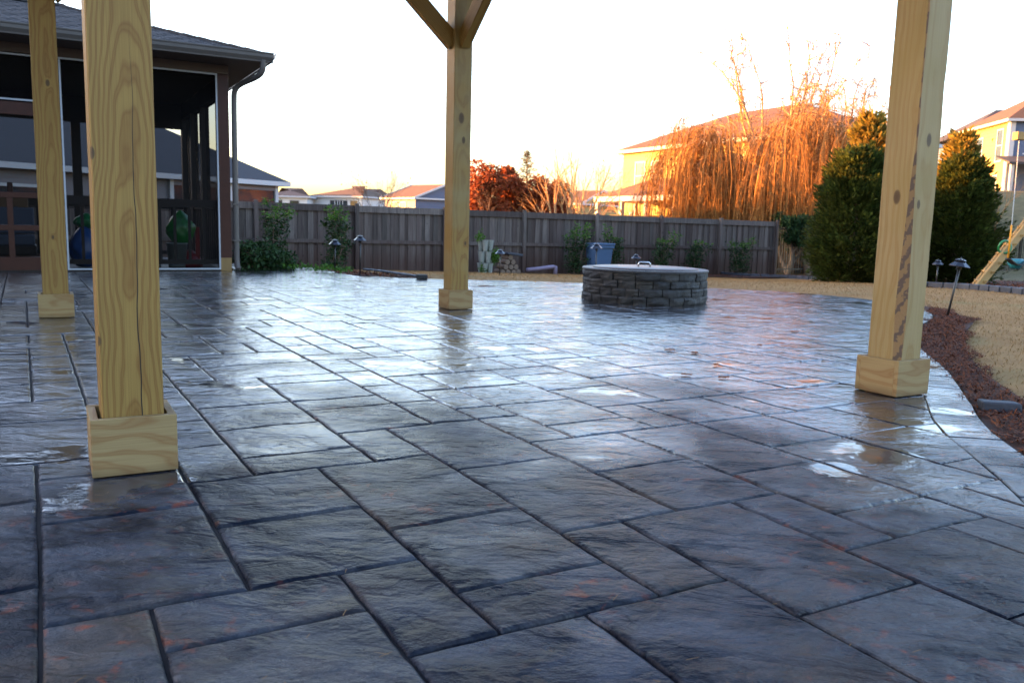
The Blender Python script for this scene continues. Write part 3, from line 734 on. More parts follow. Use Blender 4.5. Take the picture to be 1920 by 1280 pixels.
def post_mesh(kind):
    mb = MB(); nz = 40; zs = [0.0 + 3.05 * k / nz for k in range(nz + 1)]
    rings = []
    for z in zs:
        w1 = 0.0015 * noise.noise((z * 3, 1.1, 0)); w2 = 0.0015 * noise.noise((z * 3, 5.1, 0)); h_ = hw
        ch = 0.004
        if kind == 'right': ch = 0.004 + 0.034 * max(0.0, 1 - abs(z - 0.45) / 0.75) ** 0.7 + 0.006 * abs(noise.noise((z * 9, 0, 3)))
        cr_ = 0.004 + (max(0, 0.006 * noise.noise((z * 7, 3, 1))) if kind in ('right', 'mid') else 0)
        x0, x1, y0, y1 = -h_ + w1, h_ + w1, -h_ + w2, h_ + w2
        rings.append([(x0, y0 + ch, z), (x0 + ch, y0, z), (x1 - cr_ * 1.5, y0, z), (x1, y0 + cr_, z), (x1, y1 - .004, z), (x1 - .004, y1, z), (x0 + .004, y1, z), (x0, y1 - .004, z)])
    vs = [p for r_ in rings for p in r_]; mb.v = vs
    for k in range(nz):
        for q in range(8):
            q2 = (q + 1) % 8; mb.f.append([k * 8 + q, k * 8 + q2, (k + 1) * 8 + q2, (k + 1) * 8 + q]); mb.mi.append(1 if (q == 0 and kind == 'right') else 0); mb.sm.append(False)
    mb.f.append([(nz) * 8 + q for q in range(8)]); mb.mi.append(0); mb.sm.append(False)
    return mb
for kind, P in posts.items():
    mb = post_mesh(kind); o = mb.build('post', [pm[kind], M['bark_edge']], pav, loc=P); o.rotation_euler = (0, 0, AZ)
    lab = {'near': 'near post with a long drying crack', 'right': 'right post with a dark waney corner', 'left': 'shaded far left post', 'mid': 'middle post carrying two braces'}[kind]
    o['label'] = lab
    B, T, HBX = 0.123, 0.024, 0.183
    bx = MB(); bx.box(-B, B, -B, -B + T, 0.004, HBX); ob = bx.build('base_trim', M['box_wood'], o, 0.0018)
    bx = MB(); bx.box(-B, B, B - T, B, 0.004, HBX); bx.build('base_trim', M['box_wood'], o, 0.0018)
    bx = MB(); bx.box(-B, -B + T, -B + T + .0005, B - T - .0005, 0.004, HBX - .001); bx.build('base_trim', M['box_wood_y'], o, 0.0018)
    bx = MB(); bx.box(B - T, B, -B + T + .0005, B - T - .0005, 0.004, HBX - .001); bx.build('base_trim', M['box_wood_y'], o, 0.0018)
def pbar(name, a, b, wx, wy, mat, label=None):
    a = Vector(a); b = Vector(b); d = b - a; L = d.length; d.normalize()
    x = d; z = Vector((0, 0, 1)); y = z.cross(x);
    y.normalize(); z = x.cross(y)
    mb = MB(); mb.box(0, L, -wx / 2, wx / 2, -wy / 2, wy / 2); o = mb.build(name, mat, pav, 0.003)
    Mx = Matrix((x, y, z)).transposed().to_4x4(); Mx.translation = a; o.matrix_local = Mx
    if label: o['label'] = label
    return o
cs = [posts['near'], posts['right'], posts['mid'], posts['left']]
for a, b in ((0, 1), (1, 2), (2, 3), (3, 0)):
    A_, B_ = cs[a], cs[b]; d = (B_ - A_).normalized()
    pbar('beam', A_ + Vector((0, 0, HB + .14)) - d * .45, B_ + Vector((0, 0, HB + .14)) + d * .45, 0.14 if a % 2 else 0.135, 0.28 if a % 2 else 0.27, M['beam'])
    for s_, (p, q) in enumerate(((A_, d), (B_, -d))):
        pbar('brace', p + q * (hw - 0.03) + Vector((0, 0, 2.43)), p + q * (hw + 0.66) + Vector((0, 0, 3.08)), 0.088, 0.14, M['beam'])
# roof deck and rafters
rz0 = HB + 0.29; OV = 0.55
c0 = UV(0.06 - OV, 2.78 - OV); cc1 = UV(3.79 + OV, 2.78 - OV); c2 = UV(3.50 + OV, 7.4 + OV); c3 = UV(0.06 - OV, 7.4 + OV)
rid0 = UV(1.86, 4.3, rz0 + 1.15); rid1 = UV(1.80, 5.9, rz0 + 1.15)
def zv(p, z): return Vector((p.x, p.y, z))
mb = MB(); q = [zv(c0, rz0), zv(cc1, rz0), zv(c2, rz0), zv(c3, rz0), rid0, rid1]
fs = [(0, 1, 4), (1, 2, 5, 4), (2, 3, 5), (3, 0, 4, 5)]
mb.add(q, fs); mb.add([p + Vector((0, 0, .04)) for p in q], fs)
mb.build('roof_deck', [M['sawn']], pav)
mb = MB(); mb.add([p + Vector((0, 0, .05)) for p in q], fs); mb.build('roof_shingles', M['shingle'], pav)
for k in range(9):
    tt = (k + .5) / 9; pa = c0.lerp(cc1, tt); pb = rid0
    pbar('rafter', zv(pa, rz0 - .06), (rid0.lerp(rid0, 0)) - Vector((0, 0, .08)) + (pa - c0.lerp(cc1, .5)) * 0.15, .04, .10, M['beam'])
    pa = c3.lerp(c2, tt); pbar('rafter', zv(pa, rz0 - .06), rid1 - Vector((0, 0, .08)) + (pa - c3.lerp(c2, .5)) * 0.15, .04, .10, M['beam'])

# ------------------------------------------------------------------ fire pit
RAD = 0.715; HP = 0.36; YC = 8.79 + RAD
ctr = on_Y(1206.5, 560, YC); ctr.z = 0
pit = thing('fire_pit', 'round dark stone fire pit with a covered top on the patio', 'fire pit', ctr)
rf = random.Random(4)
for c_ in range(4):
    a = rf.uniform(0, 1); z0 = c_ * HP * .93 / 4 + .001; z1 = z0 + HP * .93 / 4 - .002; a_end = a + 2 * math.pi
    while a < a_end - 0.05:
        da = rf.uniform(0.20, 0.38)
        if a_end - a - da < 0.16: da = a_end - a
        mb = MB(); ns = 4; Ro = RAD - 0.02 + rf.uniform(-0.006, 0.012); vs = []; n2 = 4
        for i in range(ns + 1):
            for j in range(n2 + 1):
                th = a + 0.006 + (da - 0.012) * i / ns; zz_ = z0 + (z1 - z0) * j / n2
                e = (0.008 if i in (0, ns) else 0) + (0.008 if j in (0, n2) else 0)
                rr_ = Ro - e + 0.017 * noise.noise((th * 7 + c_ * 9, zz_ * 22, c_ * 3.1))
                vs.append((rr_ * math.cos(th), rr_ * math.sin(th), zz_))
        w_ = n2 + 1; fs = [(i * w_ + j, (i + 1) * w_ + j, (i + 1) * w_ + j + 1, i * w_ + j + 1) for i in range(ns) for j in range(n2)]
        b = len(vs)
        for i in range(ns + 1):
            th = a + 0.006 + (da - 0.012) * i / ns; vs += [((RAD - .20) * math.cos(th), (RAD - .20) * math.sin(th), z0), ((RAD - .20) * math.cos(th), (RAD - .20) * math.sin(th), z1)]
        for i in range(ns):
            fs.append((i * w_ + n2, (i + 1) * w_ + n2, b + 2 * (i + 1) + 1, b + 2 * i + 1)); fs.append((b + 2 * i, b + 2 * i + 2, (i + 1) * w_, i * w_)); fs.append((b + 2 * i + 1, b + 2 * i + 3, b + 2 * i + 2, b + 2 * i))
        fs.append(tuple([b, 0] + list(range(1, n2 + 1)) + [b + 1])[::-1]); fs.append(tuple([b + 2 * ns] + [ns * w_ + j for j in range(n2 + 1)] + [b + 2 * ns + 1]))
        mb.add(vs, fs); mb.build('block', M['stone'], pit); a += da
nc = 10
for k in range(nc):
    a0 = 2 * math.pi * k / nc + .004; a1 = 2 * math.pi * (k + 1) / nc - .004; mb = MB(); vs = []
    for i in range(7):
        th = a0 + (a1 - a0) * i / 6
        for (r_, z_) in ((RAD - .012, HP * .935), (RAD - .010, HP - .006), (RAD - .016, HP), (RAD - .24, HP), (RAD - .24, HP * .935)): vs.append((r_ * math.cos(th), r_ * math.sin(th), z_))
    fs = [(i * 5 + j, (i + 1) * 5 + j, (i + 1) * 5 + (j + 1) % 5, i * 5 + (j + 1) % 5) for i in range(6) for j in range(5)] + [(4, 3, 2, 1, 0), (30, 31, 32, 33, 34)]
    mb.add(vs, fs); mb.build('cap_stone', M['cap'], pit)
lid = thing('metal_cover', 'flat round metal cover lying on the stone fire pit', 'lid', ctr + Vector((0, 0, HP + .002)))
mb = MB(); rl = RAD - .13; mb.lathe([(rl, 0.0), (rl + .004, .004), (rl, .009), (rl * .6, .016), (0.001, .018)], 48); mb.build('plate', M['lid'], lid)
mb = MB(); hx = on_Y(1208, 497, ctr.y - 0.1); d_ = hx.x - ctr.x - .0
mb.tube([(d_ - .065, -.1, .015), (d_ - .065, -.1, .05), (d_ - .052, -.1, .066), (d_ + .052, -.1, .066), (d_ + .065, -.1, .05), (d_ + .065, -.1, .015)], .009, 8); mb.build('handle', M['chrome'], lid)

# ------------------------------------------------------------------ wooden fence
FV = 20.5; FT = 1.205
fence = thing('wooden_fence', 'tall weathered grey board fence across the back of the yard', 'fence', UV(4.39, FV), AZ)
brd = []
for k in range(8):
    mb = MB(); r_ = random.Random(k); wd = 0.142; zt = FT - 0.02; 
    mb.box(-wd / 2, wd / 2, 0, 0.019, -0.62, zt); o = mb.build('fence_board', M['fence'], fence, 0.003); brd.append(o)
protos = set(brd); rb = random.Random(9); idx = 0
u = -10.6
def ftop(u_): return -0.0035 * max(0, u_)
PX = [-9.75, -7.32, -4.88, -2.44, 0, 2.46, 4.86, 7.27, 9.70, 12.08, 14.47, 16.93]
while u < 16.95:
    k = idx % 8
    if idx < 8: o = brd[k]
    else: o = link_copy(brd[rb.randrange(8)], fence)
    gap = 0.0 if rb.random() > 0.12 else 0.008
    o.location = (u + .071, (0.0 if idx % 2 else 0.0205) + rb.uniform(-.002, .002), ftop(u) + rb.uniform(-.008, .004)); o.rotation_euler = (0, rb.gauss(0, .002), 0)
    u += 0.118 + gap * 1.2; idx += 1
for k, x in enumerate(PX):
    mb = MB(); mb.box(-.045, .045, -.085, -.004, -.75, FT + .04); o = mb.build('fence_post', M['fence'], fence, 0.004, loc=(x, -.04, ftop(x)))
    if k < len(PX) - 1:
        x2 = PX[k + 1]
        for (za, zb) in ((FT - .17, FT - .01), (0.26, 0.35)):
            L = x2 - x - .10; sl_ = (ftop(x2) - ftop(x)) / (x2 - x)
            mb = MB(); mb.box(0, L, -.045, -.004, za, zb); mb.box(-.004, 0.0, -.046, -.003, za, zb, 1); mb.box(L, L + .004, -.046, -.003, za, zb, 1)
            o = mb.build('fence_rail', [M['fence'], M['cut_end']], fence, 0, loc=(x + .05, 0, ftop(x))); o.rotation_euler = (0, -math.atan(sl_), 0)
        if k >= 3:
            mb = MB(); mb.box(0.0, 0, 0, 0, 0, 0)

# iron fence beyond the wooden one
iron = thing('iron_fence', 'black metal picket fence running on behind the evergreens', 'fence', UV(21.5, FV), AZ)
mb = MB(); mb.box(-.012, .012, -.012, .012, -.55, .98); pk = mb.build('picket', M['black_metal'], iron)
for k in range(1, 150): link_copy(pk, iron, (k * .115, 0, ground_z(*(UV(21.5 + k * .115, FV)).to_2d()) + .6))
for k in range(0, 18, 2):
    mb = MB(); mb.box(-.03, .03, -.03, .03, -.6, 1.05); o = mb.build('iron_post', M['black_metal'], iron, loc=(k, 0.05, ground_z(*(UV(21.5 + k, FV)).to_2d()) + .6))
pts = [(k * 1.0, 0, ground_z(*(UV(21.5 + k, FV)).to_2d()) + .6) for k in range(18)]
for zz_ in (0.93, 0.80, -0.42):
    mb = MB()
    for a, b in zip(pts, pts[1:]): mb.bar((a[0], -.02, a[2] + zz_), (b[0], -.02, b[2] + zz_), .03, .03)
    mb.build('iron_rail', M['black_metal'], iron)

# ------------------------------------------------------------------ screened porch
porch = thing('screened_porch', 'dark red screened porch with a hipped shingle roof at the patio edge', 'porch', UV(0, 13.35), AZ)
YB = 3.9   # depth of the porch
def pb(name, x0, x1, y0, y1, z0, z1, mat, bev=0.0, label=None):
    mb = MB(); mb.box(x0, x1, y0, y1, z0, z1); o = mb.build(name, mat, porch, bev)
    if label: o['label'] = label
    return o
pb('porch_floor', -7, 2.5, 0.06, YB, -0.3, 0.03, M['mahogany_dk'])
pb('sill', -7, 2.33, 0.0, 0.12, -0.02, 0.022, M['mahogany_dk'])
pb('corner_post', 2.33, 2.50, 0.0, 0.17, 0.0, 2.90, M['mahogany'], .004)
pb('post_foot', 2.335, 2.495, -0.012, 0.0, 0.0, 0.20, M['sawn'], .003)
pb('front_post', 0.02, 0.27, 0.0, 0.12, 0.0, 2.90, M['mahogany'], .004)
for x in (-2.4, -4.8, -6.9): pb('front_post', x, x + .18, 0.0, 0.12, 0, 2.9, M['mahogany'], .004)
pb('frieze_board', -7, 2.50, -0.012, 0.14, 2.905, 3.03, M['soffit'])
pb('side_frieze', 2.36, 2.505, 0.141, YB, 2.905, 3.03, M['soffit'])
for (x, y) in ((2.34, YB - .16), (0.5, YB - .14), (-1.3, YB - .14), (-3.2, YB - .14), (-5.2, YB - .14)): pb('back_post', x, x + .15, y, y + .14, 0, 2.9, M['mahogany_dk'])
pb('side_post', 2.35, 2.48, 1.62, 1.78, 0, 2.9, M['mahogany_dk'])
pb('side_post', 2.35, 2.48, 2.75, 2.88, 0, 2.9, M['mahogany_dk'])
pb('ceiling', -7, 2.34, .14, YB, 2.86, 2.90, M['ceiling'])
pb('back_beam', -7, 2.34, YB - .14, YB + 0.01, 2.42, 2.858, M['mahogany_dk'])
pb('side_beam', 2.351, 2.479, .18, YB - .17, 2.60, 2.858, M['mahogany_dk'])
# white aluminium frames round the screens
def frame(x0, x1, z0, z1, t_=0.022):
    mb = MB(); mb.box(x0, x1, -.02, -.001, z0, z0 + t_); mb.box(x0, x1, -.02, -.001, z1 - t_, z1)
    mb.box(x0, x0 + t_, -.019, -.002, z0 + t_, z1 - t_); mb.box(x1 - t_, x1, -.019, -.002, z0 + t_, z1 - t_); return mb.build('screen_frame', M['alu'], porch)
frame(0.275, 2.335, 0.024, 2.90); frame(-2.2, 0.02 - .045, 2.285, 2.89)
frame(-.04, -.018, 2.2, 2.9, .008)
def scr(x0, x1, z0, z1, y=.03):
    mb = MB(); mb.add([(x0, y, z0), (x1, y, z0), (x1, y, z1), (x0, y, z1)], [(0, 1, 2, 3)]); return mb.build('screen', M['screen'], porch)
scr(.27, 2.33, .03, 2.9); scr(-2.2, .02, .2, 2.9); scr(-7, .5, .9, 2.5, YB - .03); scr(.5, 2.34, .9, 2.5, YB - .03)
mb = MB(); mb.add([(2.42, .17, .03), (2.42, YB - .16, .03), (2.42, YB - .16, 2.62), (2.42, .17, 2.62)], [(0, 1, 2, 3)]); mb.build('screen', M['screen'], porch)
# red panelled rails left of the front post
for (z0, z1) in ((-.01, .20), (.56, .635), (1.0, 1.075), (2.10, 2.27)): pb('rail', -2.2, .02, .01, .09, z0, z1, M['mahogany'], .003)
for x in (-.42, -1.15, -1.9): pb('stile', x, x + .07, .012, .088, .20, 1.0, M['mahogany'], .002)
pb('newel_cap', -.42, -.35, .5, .57, 1.0, 1.22, M['mahogany'], .01)
# railings: front right bay, side and back
def railing(x0, x1, y, name='railing'):
    mb = MB(); mb.box(x0, x1, y, y + .06, .94, 1.06); mb.box(x0, x1, y, y + .05, .10, .17); o = mb.build(name, M['mahogany_dk'], porch)
    n = int(abs(x1 - x0) / .19)
    for k in range(1, n):
        x = x0 + (x1 - x0) * k / n; b_ = MB(); b_.box(x - .02, x + .02, y + .012, y + .042, .17, .94); b_.build('baluster', M['mahogany_dk'], o)
    return o
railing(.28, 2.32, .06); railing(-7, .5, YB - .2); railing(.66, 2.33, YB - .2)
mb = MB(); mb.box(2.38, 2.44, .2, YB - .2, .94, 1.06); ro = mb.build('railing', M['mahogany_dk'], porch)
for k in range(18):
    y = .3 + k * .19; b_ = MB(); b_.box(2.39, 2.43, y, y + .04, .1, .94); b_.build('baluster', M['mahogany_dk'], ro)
# soffit, fascia, gutter, downspout
EX, EY, EZ = 2.95, -0.60, 3.06
mb = MB(); mb.box(-7, EX - .02, EY + .02, -.013, EZ - .025, EZ - .008); mb.box(2.507, EX - .02, -.012, YB + .6, EZ - .025, EZ - .008); mb.build('soffit', M['soffit'], porch)
mb = MB()
for k in range(60):
    x = 2.2 - k * .13; mb.box(x, x + .05, EY + .16, EY + .175, EZ - .028, EZ - .0255)
vt = mb.build('soffit_vent', M['black_metal'], porch)
mb = MB(); mb.box(-7, EX, EY, EY + .02, EZ - .02, EZ + .10); mb.box(EX - .02, EX, EY + .021, YB + .6, EZ - .02, EZ + .10); mb.build('fascia', M['soffit'], porch)
prof = [(0, -.02), (-.045, -.02), (-.05, .0), (-.085, .045), (-.088, .085), (-.10, .10), (-.10, .112), (-.092, .112), (-.085, .09)]
mb = MB(); vs = []
for x in (-7, EX + .06): vs += [(x, EY + a, EZ + b - .01) for a, b in prof]
n = len(prof); mb.add(vs, [(k, k + 1, n + k + 1, n + k) for k in range(n - 1)] + [tuple(n + k for k in range(n))])
mb.build('gutter', M['gutter'], porch)
mb = MB(); vs = []
for y in (EY - .10, YB + .6): vs += [(EX - a * 1.0, y, EZ + b - .01) for a, b in prof]
mb.add(vs, [(k, k + 1, n + k + 1, n + k) for k in range(n - 1)]); mb.build('gutter', M['gutter'], porch)
mb = MB()
x = 2.60; path = [(EX - .08, EY - .03, EZ), (EX - .08, EY - .02, EZ - .13), (EX - .12, EY + .06, EZ - .22), (2.66, -.10, EZ - .28), (2.585, -.03, EZ - .36), (2.575, .02, EZ - .48), (2.575, .02, 1.0), (2.575, .02, .12), (2.585, -.03, .03)]
sm = []
P3 = [Vector(p) for p in path]
for _ in range(2):
    Q = [P3[0]]
    for a, b in zip(P3, P3[1:]): Q += [a * .75 + b * .25, a * .25 + b * .75]
    P3 = Q + [P3[-1]]
mb.tube(P3, .042, 10); ds = mb.build('downspout', M['gutter'], porch)
mb = MB(); mb.box(2.525, 2.63, -.03, .07, 1.0, 1.02); mb.box(2.525, 2.63, -.03, .07, .45, .47); mb.build('strap', M['gutter'], ds)
# shingled hip roof in stepped courses
def hip_courses(parent, x0, x1, y0, y1, z0, pitch, step, mat, left_hip=True):
    hd = (y1 - y0) / 2; n = int(hd / step); mb = MB()
    for k in range(n):
        a = k * step; b = (k + 1) * step; th = .010
        za, zb = z0 + a * pitch + th, z0 + b * pitch + .002
        X0a, X0b = (x0 + a, x0 + b) if left_hip else (x0, x0)
        for (p, q_, r_, s_) in (((X0a, y0 + a), (x1 - a, y0 + a), (x1 - b, y0 + b), (X0b, y0 + b)), ((x1 - a, y0 + a), (x1 - a, y1 - a), (x1 - b, y1 - b), (x1 - b, y0 + b)), ((x1 - a, y1 - a), (X0a, y1 - a), (X0b, y1 - b), (x1 - b, y1 - b))):
            P_ = [Vector((*p, za)), Vector((*q_, za)), Vector((*r_, zb)), Vector((*s_, zb))]
            L = (P_[1] - P_[0]).length; m_ = max(1, int(L / .33)); off = (k * 37 % 10) / 10
            cuts = [0] + [min(1, (i + off) / m_) for i in range(m_) if 0 < (i + off) / m_ < 1] + [1]
            for c0_, c1_ in zip(cuts, cuts[1:]):
                A_ = P_[0].lerp(P_[1], c0_ + .002); B_ = P_[0].lerp(P_[1], c1_ - .002); C_ = P_[3].lerp(P_[2], c1_ - .002); D_ = P_[3].lerp(P_[2], c0_ + .002)
                jt = Vector((0, 0, noise.noise((c0_ * 40, k * 3.1, L)) * .003))
                mb.add([A_ + jt, B_ + jt, C_, D_, A_ - Vector((0, 0, .012)), B_ - Vector((0, 0, .012))], [(0, 1, 2, 3), (4, 5, 1, 0)])
    o = mb.build('shingles', mat, parent); o['kind'] = 'stuff'
    mb = MB(); e = .012; mb.add([(x0, y0 + e, z0 - e), (x1 - e, y0 + e, z0 - e), (x1 - e, y1 - e, z0 - e), (x0, y1 - e, z0 - e), (x0 + (hd if left_hip else 0), y0 + hd, z0 + hd * pitch - e), (x1 - hd, y0 + hd, z0 + hd * pitch - e)], [(0, 1, 5, 4), (1, 2, 5), (2, 3, 4, 5), (3, 0, 4)])
    mb.build('roof_deck', M['shingle'], parent)
    mb = MB()
    for (p, q_) in (((x1, y0, z0), (x1 - hd, y0 + hd, z0 + hd * pitch)), ((x1, y1, z0), (x1 - hd, y1 - hd, z0 + hd * pitch)), ((x0, y0 + hd, z0 + hd * pitch), (x1 - hd, y0 + hd, z0 + hd * pitch))):
        p = Vector(p); q_ = Vector(q_); L = (q_ - p).length; m_ = int(L / .25)
        for i in range(m_):
            mb.bar(p.lerp(q_, i / m_) + Vector((0, 0, -.004)), p.lerp(q_, (i + 1.1) / m_) + Vector((0, 0, .006)), .20, .03)
    rc = mb.build('ridge_caps', mat, parent); rc['kind'] = 'stuff'
hip_courses(porch, -9, EX - .04, EY - .03, EY - .03 + 5.1, EZ + .09, .322, .135, M['shingle'], left_hip=False)

# things kept in the porch
def bucket(x, y, label, s=1.0):
    t_ = thing('bucket', label, 'bucket', UV(x, 13.35 + y, .03), 0, 'pale buckets on the porch floor')
    mb = MB(); mb.lathe([(.001, 0), (.125, 0), (.15, .36), (.157, .36), (.157, .375), (.14, .375), (.13, .02)], 20); mb.build('body', M['bucket'], t_)
    mb = MB(); mb.tube([(.15 * math.cos(a), .02, .36 - .1 * math.sin(a)) for a in [math.pi * k / 8 for k in range(9)]], .004, 5); mb.build('handle', M['chrome'], t_)
bucket(1.42, .52, 'white bucket left of its neighbour behind the porch screen'); bucket(1.78, .48, 'white bucket under the green bag behind the porch screen')
def lumpy(name, label, cat, loc, sx, sy, sz, mat, seed, knot=True):
    bm = bmesh.new(); bmesh.ops.create_icosphere(bm, subdivisions=4, radius=1)
    for v_ in bm.verts:
        c_ = v_.co.copy(); f = 1 + .16 * noise.noise(c_ * 2.3 + Vector((seed, 0, 0))) + .05 * noise.noise(c_ * 9)
        tp = 1 - .55 * max(0, c_.z) ** 1.5
        v_.co = Vector((c_.x * sx * f * tp, c_.y * sy * f * tp, (max(c_.z, -.85) + .85) / 1.85 * sz))
    me = bpy.data.meshes.new(name); bm.to_mesh(me); bm.free(); me.materials.append(mat)
    for p in me.polygons: p.use_smooth = True
    o = bpy.data.objects.new(name, me); COL.objects.link(o); o.location = loc; setp(o, label, cat); return o
lumpy('green_bag', 'bright green plastic bag slumped on a bucket in the porch', 'bag', UV(1.84, 13.35 + .5, .40), .21, .16, .50, M['bag_green'], 3)
lumpy('blue_bag', 'shiny blue bag leaning inside the porch behind the screen', 'bag', UV(.52, 13.35 + .55, .04), .22, .2, .62, M['bag_blue'], 5)
lumpy('dark_bag', 'small dark bundle on top of the blue porch bag', 'bag', UV(.56, 13.35 + .6, .60), .18, .15, .22, M['green_pl'], 8)
toy = thing('toy_mower', 'red plastic toy with a ribbed upright handle in the porch corner', 'toy', UV(2.08, 13.35 + .5, .03), AZ)
mb = MB(); mb.box(-.03, .03, -.02, .02, .0, .62); 
for k in range(14): mb.box(-.034, .034, -.026, .026, .2 + k * .03, .212 + k * .03)
mb.build('handle', M['red_pl'], toy, .004)
mb = MB(); mb.lathe([(.001, 0), (.2, 0), (.22, .05), (.16, .18), (.06, .26), (.001, .27)], 14, c=(-.12, .1, 0)); mb.build('body', M['red_pl'], toy)
sofa = thing('patio_sofa', 'grey cushioned seat seen through the red porch rails', 'sofa', UV(-1.0, 13.35 + 1.3, .03), AZ)
for (a, nme, mt) in (((-.9, .9, -.35, .35, .15, .30), 'frame', 'mahogany_dk'), ((-.88, -.01, -.33, .3, .30, .45), 'cushion', 'cushion'), ((.01, .88, -.33, .3, .30, .45), 'cushion', 'cushion'), ((-.88, .88, .2, .38, .46, .85), 'back_cushion', 'cushion')):
    mb = MB(); mb.box(*a); mb.build(nme, M[mt], sofa, .02)
cab = thing('storage_cabinet', 'tan board cabinet with round holes standing behind the porch rails', 'cabinet', UV(-.5, 13.35 + 2.2, .03), AZ)
mb = MB(); mb.box(-.3, .3, 0, .3, 0, 1.0); cb_ = mb.build('body', M['ply'], cab, .005)
for x in (-.12, .14):
    for z in (.55, .85): mb = MB(); mb.tube([(x, -.012, z), (x, .0, z)], .028, 12); mb.build('knob', M['black_metal'], cab)

# own house behind and beside the porch (out of frame to the left; it shades the yard)
def house(name, label, loc, rz, L, D, z0, ze, pitch, wall, roof, ov=.4, hips=(True, True), lap=.2, cat='house', mats_end=None):
    h = thing(name, label, cat, loc, rz)
    mb = MB(); mb.box(0, L, 0, D, z0, ze)
    nl = int((ze - z0) / lap)
    for k in range(nl):
        z = z0 + k * lap
        for (a, b) in (((0, 0), (L, 0)), ((L, 0), (L, D)), ((L, D), (0, D)), ((0, D), (0, 0))):
            a = Vector(a); b = Vector(b); d = (b - a).normalized(); nn = Vector((d.y, -d.x)); e0 = .018; e1 = .004
            mb.add([(*(a + nn * e0), z), (*(b + nn * e0), z), (*(b + nn * e1), z + lap), (*(a + nn * e1), z + lap), (*a, z), (*b, z)], [(0, 1, 2, 3), (4, 5, 1, 0)])
    mb.build('wall', wall, h)
    hd = D / 2 + ov; x0, x1, y0, y1 = -ov, L + ov, -ov, D + ov; zr = ze + hd * pitch
    xa = x0 + (hd if hips[0] else 0); xb = x1 - (hd if hips[1] else 0)
    mb = MB(); q_ = [(x0, y0, ze), (x1, y0, ze), (x1, y1, ze), (x0, y1, ze), (xa, D / 2, zr), (xb, D / 2, zr)]
    mb.add(q_, [(0, 1, 5, 4), (2, 3, 4, 5), (3, 0, 4) if hips[0] else (0, 0, 0), (1, 2, 5) if hips[1] else (0, 0, 0)][:2] + ([(3, 0, 4)] if hips[0] else []) + ([(1, 2, 5)] if hips[1] else []))
    mb.build('roof', roof, h)
    mb = MB()
    for (a, b) in (((x0, y0), (x1, y0)), ((x1, y0), (x1, y1)), ((x1, y1), (x0, y1)), ((x0, y1), (x0, y0))):
        mb.bar((a[0], a[1], ze - .08), (b[0], b[1], ze - .08), .03, .17)
    mb.box(x0 + .02, x1 - .02, y0 + .02, y1 - .02, ze - .15, ze - .13); mb.build('fascia', M['white'], h)
    for s_, hx_ in ((0, hips[0]), (1, hips[1])):
        if not hx_:
            x = (0, L)[s_]; mb = MB(); pk_ = ze + D / 2 * pitch + ov * pitch
            mb.add([(x, -.0, ze - .1), (x, D, ze - .1), (x, D / 2, pk_ - .03)], [(0, 1, 2)]); mb.build('gable', wall, h)
            mb = MB(); xx = (x0, x1)[s_]; mb.bar((xx, y0, ze - .02), (xx, D / 2, zr - .02), .05, .2); mb.bar((xx, y1, ze - .02), (xx, D / 2, zr - .02), .05, .2); mb.build('rake_board', M['white'], h)
    return h
def window(h, side, c, z0, z1, w_, L=0, D=0, grid=(1, 2), frame_m=None):
    """side: 'front' (y=0) / 'right' (x=L) / 'left' (x=0)"""
    mb = MB(); t_ = .09; fr = []
    def bx(m_, a0, a1, d0, d1, z0_, z1_):
        if side == 'front': m_.box(a0, a1, -d1, -d0, z0_, z1_)
        elif side == 'back': m_.box(a0, a1, D + d0, D + d1, z0_, z1_)
        elif side == 'right': m_.box(L + d0, L + d1, a0, a1, z0_, z1_)
        else: m_.box(-d1, -d0, a0, a1, z0_, z1_)
    bx(mb, c - w_ / 2 - t_, c + w_ / 2 + t_, .02, .06, z1, z1 + t_); bx(mb, c - w_ / 2 - t_, c + w_ / 2 + t_, .02, .07, z0 - t_, z0)
    bx(mb, c - w_ / 2 - t_, c - w_ / 2, .02, .058, z0, z1); bx(mb, c + w_ / 2, c + w_ / 2 + t_, .02, .058, z0, z1)
    for k in range(1, grid[1]): zz_ = z0 + (z1 - z0) * k / grid[1]; bx(mb, c - w_ / 2, c + w_ / 2, .022, .05, zz_ - .03, zz_ + .03)
    for k in range(1, grid[0]): xx = c - w_ / 2 + w_ * k / grid[0]; bx(mb, xx - .02, xx + .02, .022, .048, z0, z1)
    wn_ = mb.build('window', frame_m or M['white'], h)
    mb = MB(); bx(mb, c - w_ / 2, c + w_ / 2, .0185, .03, z0, z1); mb.build('pane', M['glass'], wn_)
    return wn_
own = house('home', 'own house standing beyond the left edge behind the porch', UV(-17, 7.0, 0), AZ, 13.2, 17, -.3, 3.2, .42, M['sid_grey'], M['shingle'], lap=.4)

# ------------------------------------------------------------------ neighbouring houses
NX, NY = Vector((.545, .839)), Vector((-.839, .545)); NL = 27
loc = Vector((-9.25, 32.88)) - NX * NL
nb_ = house('neighbour_house', 'single storey house with a blue black hipped roof next door behind the porch', (loc.x, loc.y, 0), R(57), NL, 8.7, -1, 2.22, .567, M['sid_grey'], M['shingle'], lap=.2)
pw = on_Y(18, 341, 25.0)
lx = (Vector((pw.x, pw.y)) - loc).dot(NX)
window(nb_, 'front', lx - .1, 1.15, 1.55, 1.3, grid=(1, 1)); window(nb_, 'front', lx + 5.5, .6, 1.9, .9)
mb = MB(); mb.box(NL - 4.6, NL - .16, -.10, -.025, -.6, 1.86); mb.build('screened_bay', M['screen'] if False else M['glass'], nb_)
for x in (NL - 4.7, NL - 2.3, NL - .14): mb = MB(); mb.box(x, x + .14, -.16, -.101, -.9, 2.05); mb.build('bay_post', M['white'], nb_)
mb = MB(); mb.box(NL - 4.7, NL, -.15, -.103, 1.87, 2.06); mb.build('bay_header', M['sid_grey'], nb_)

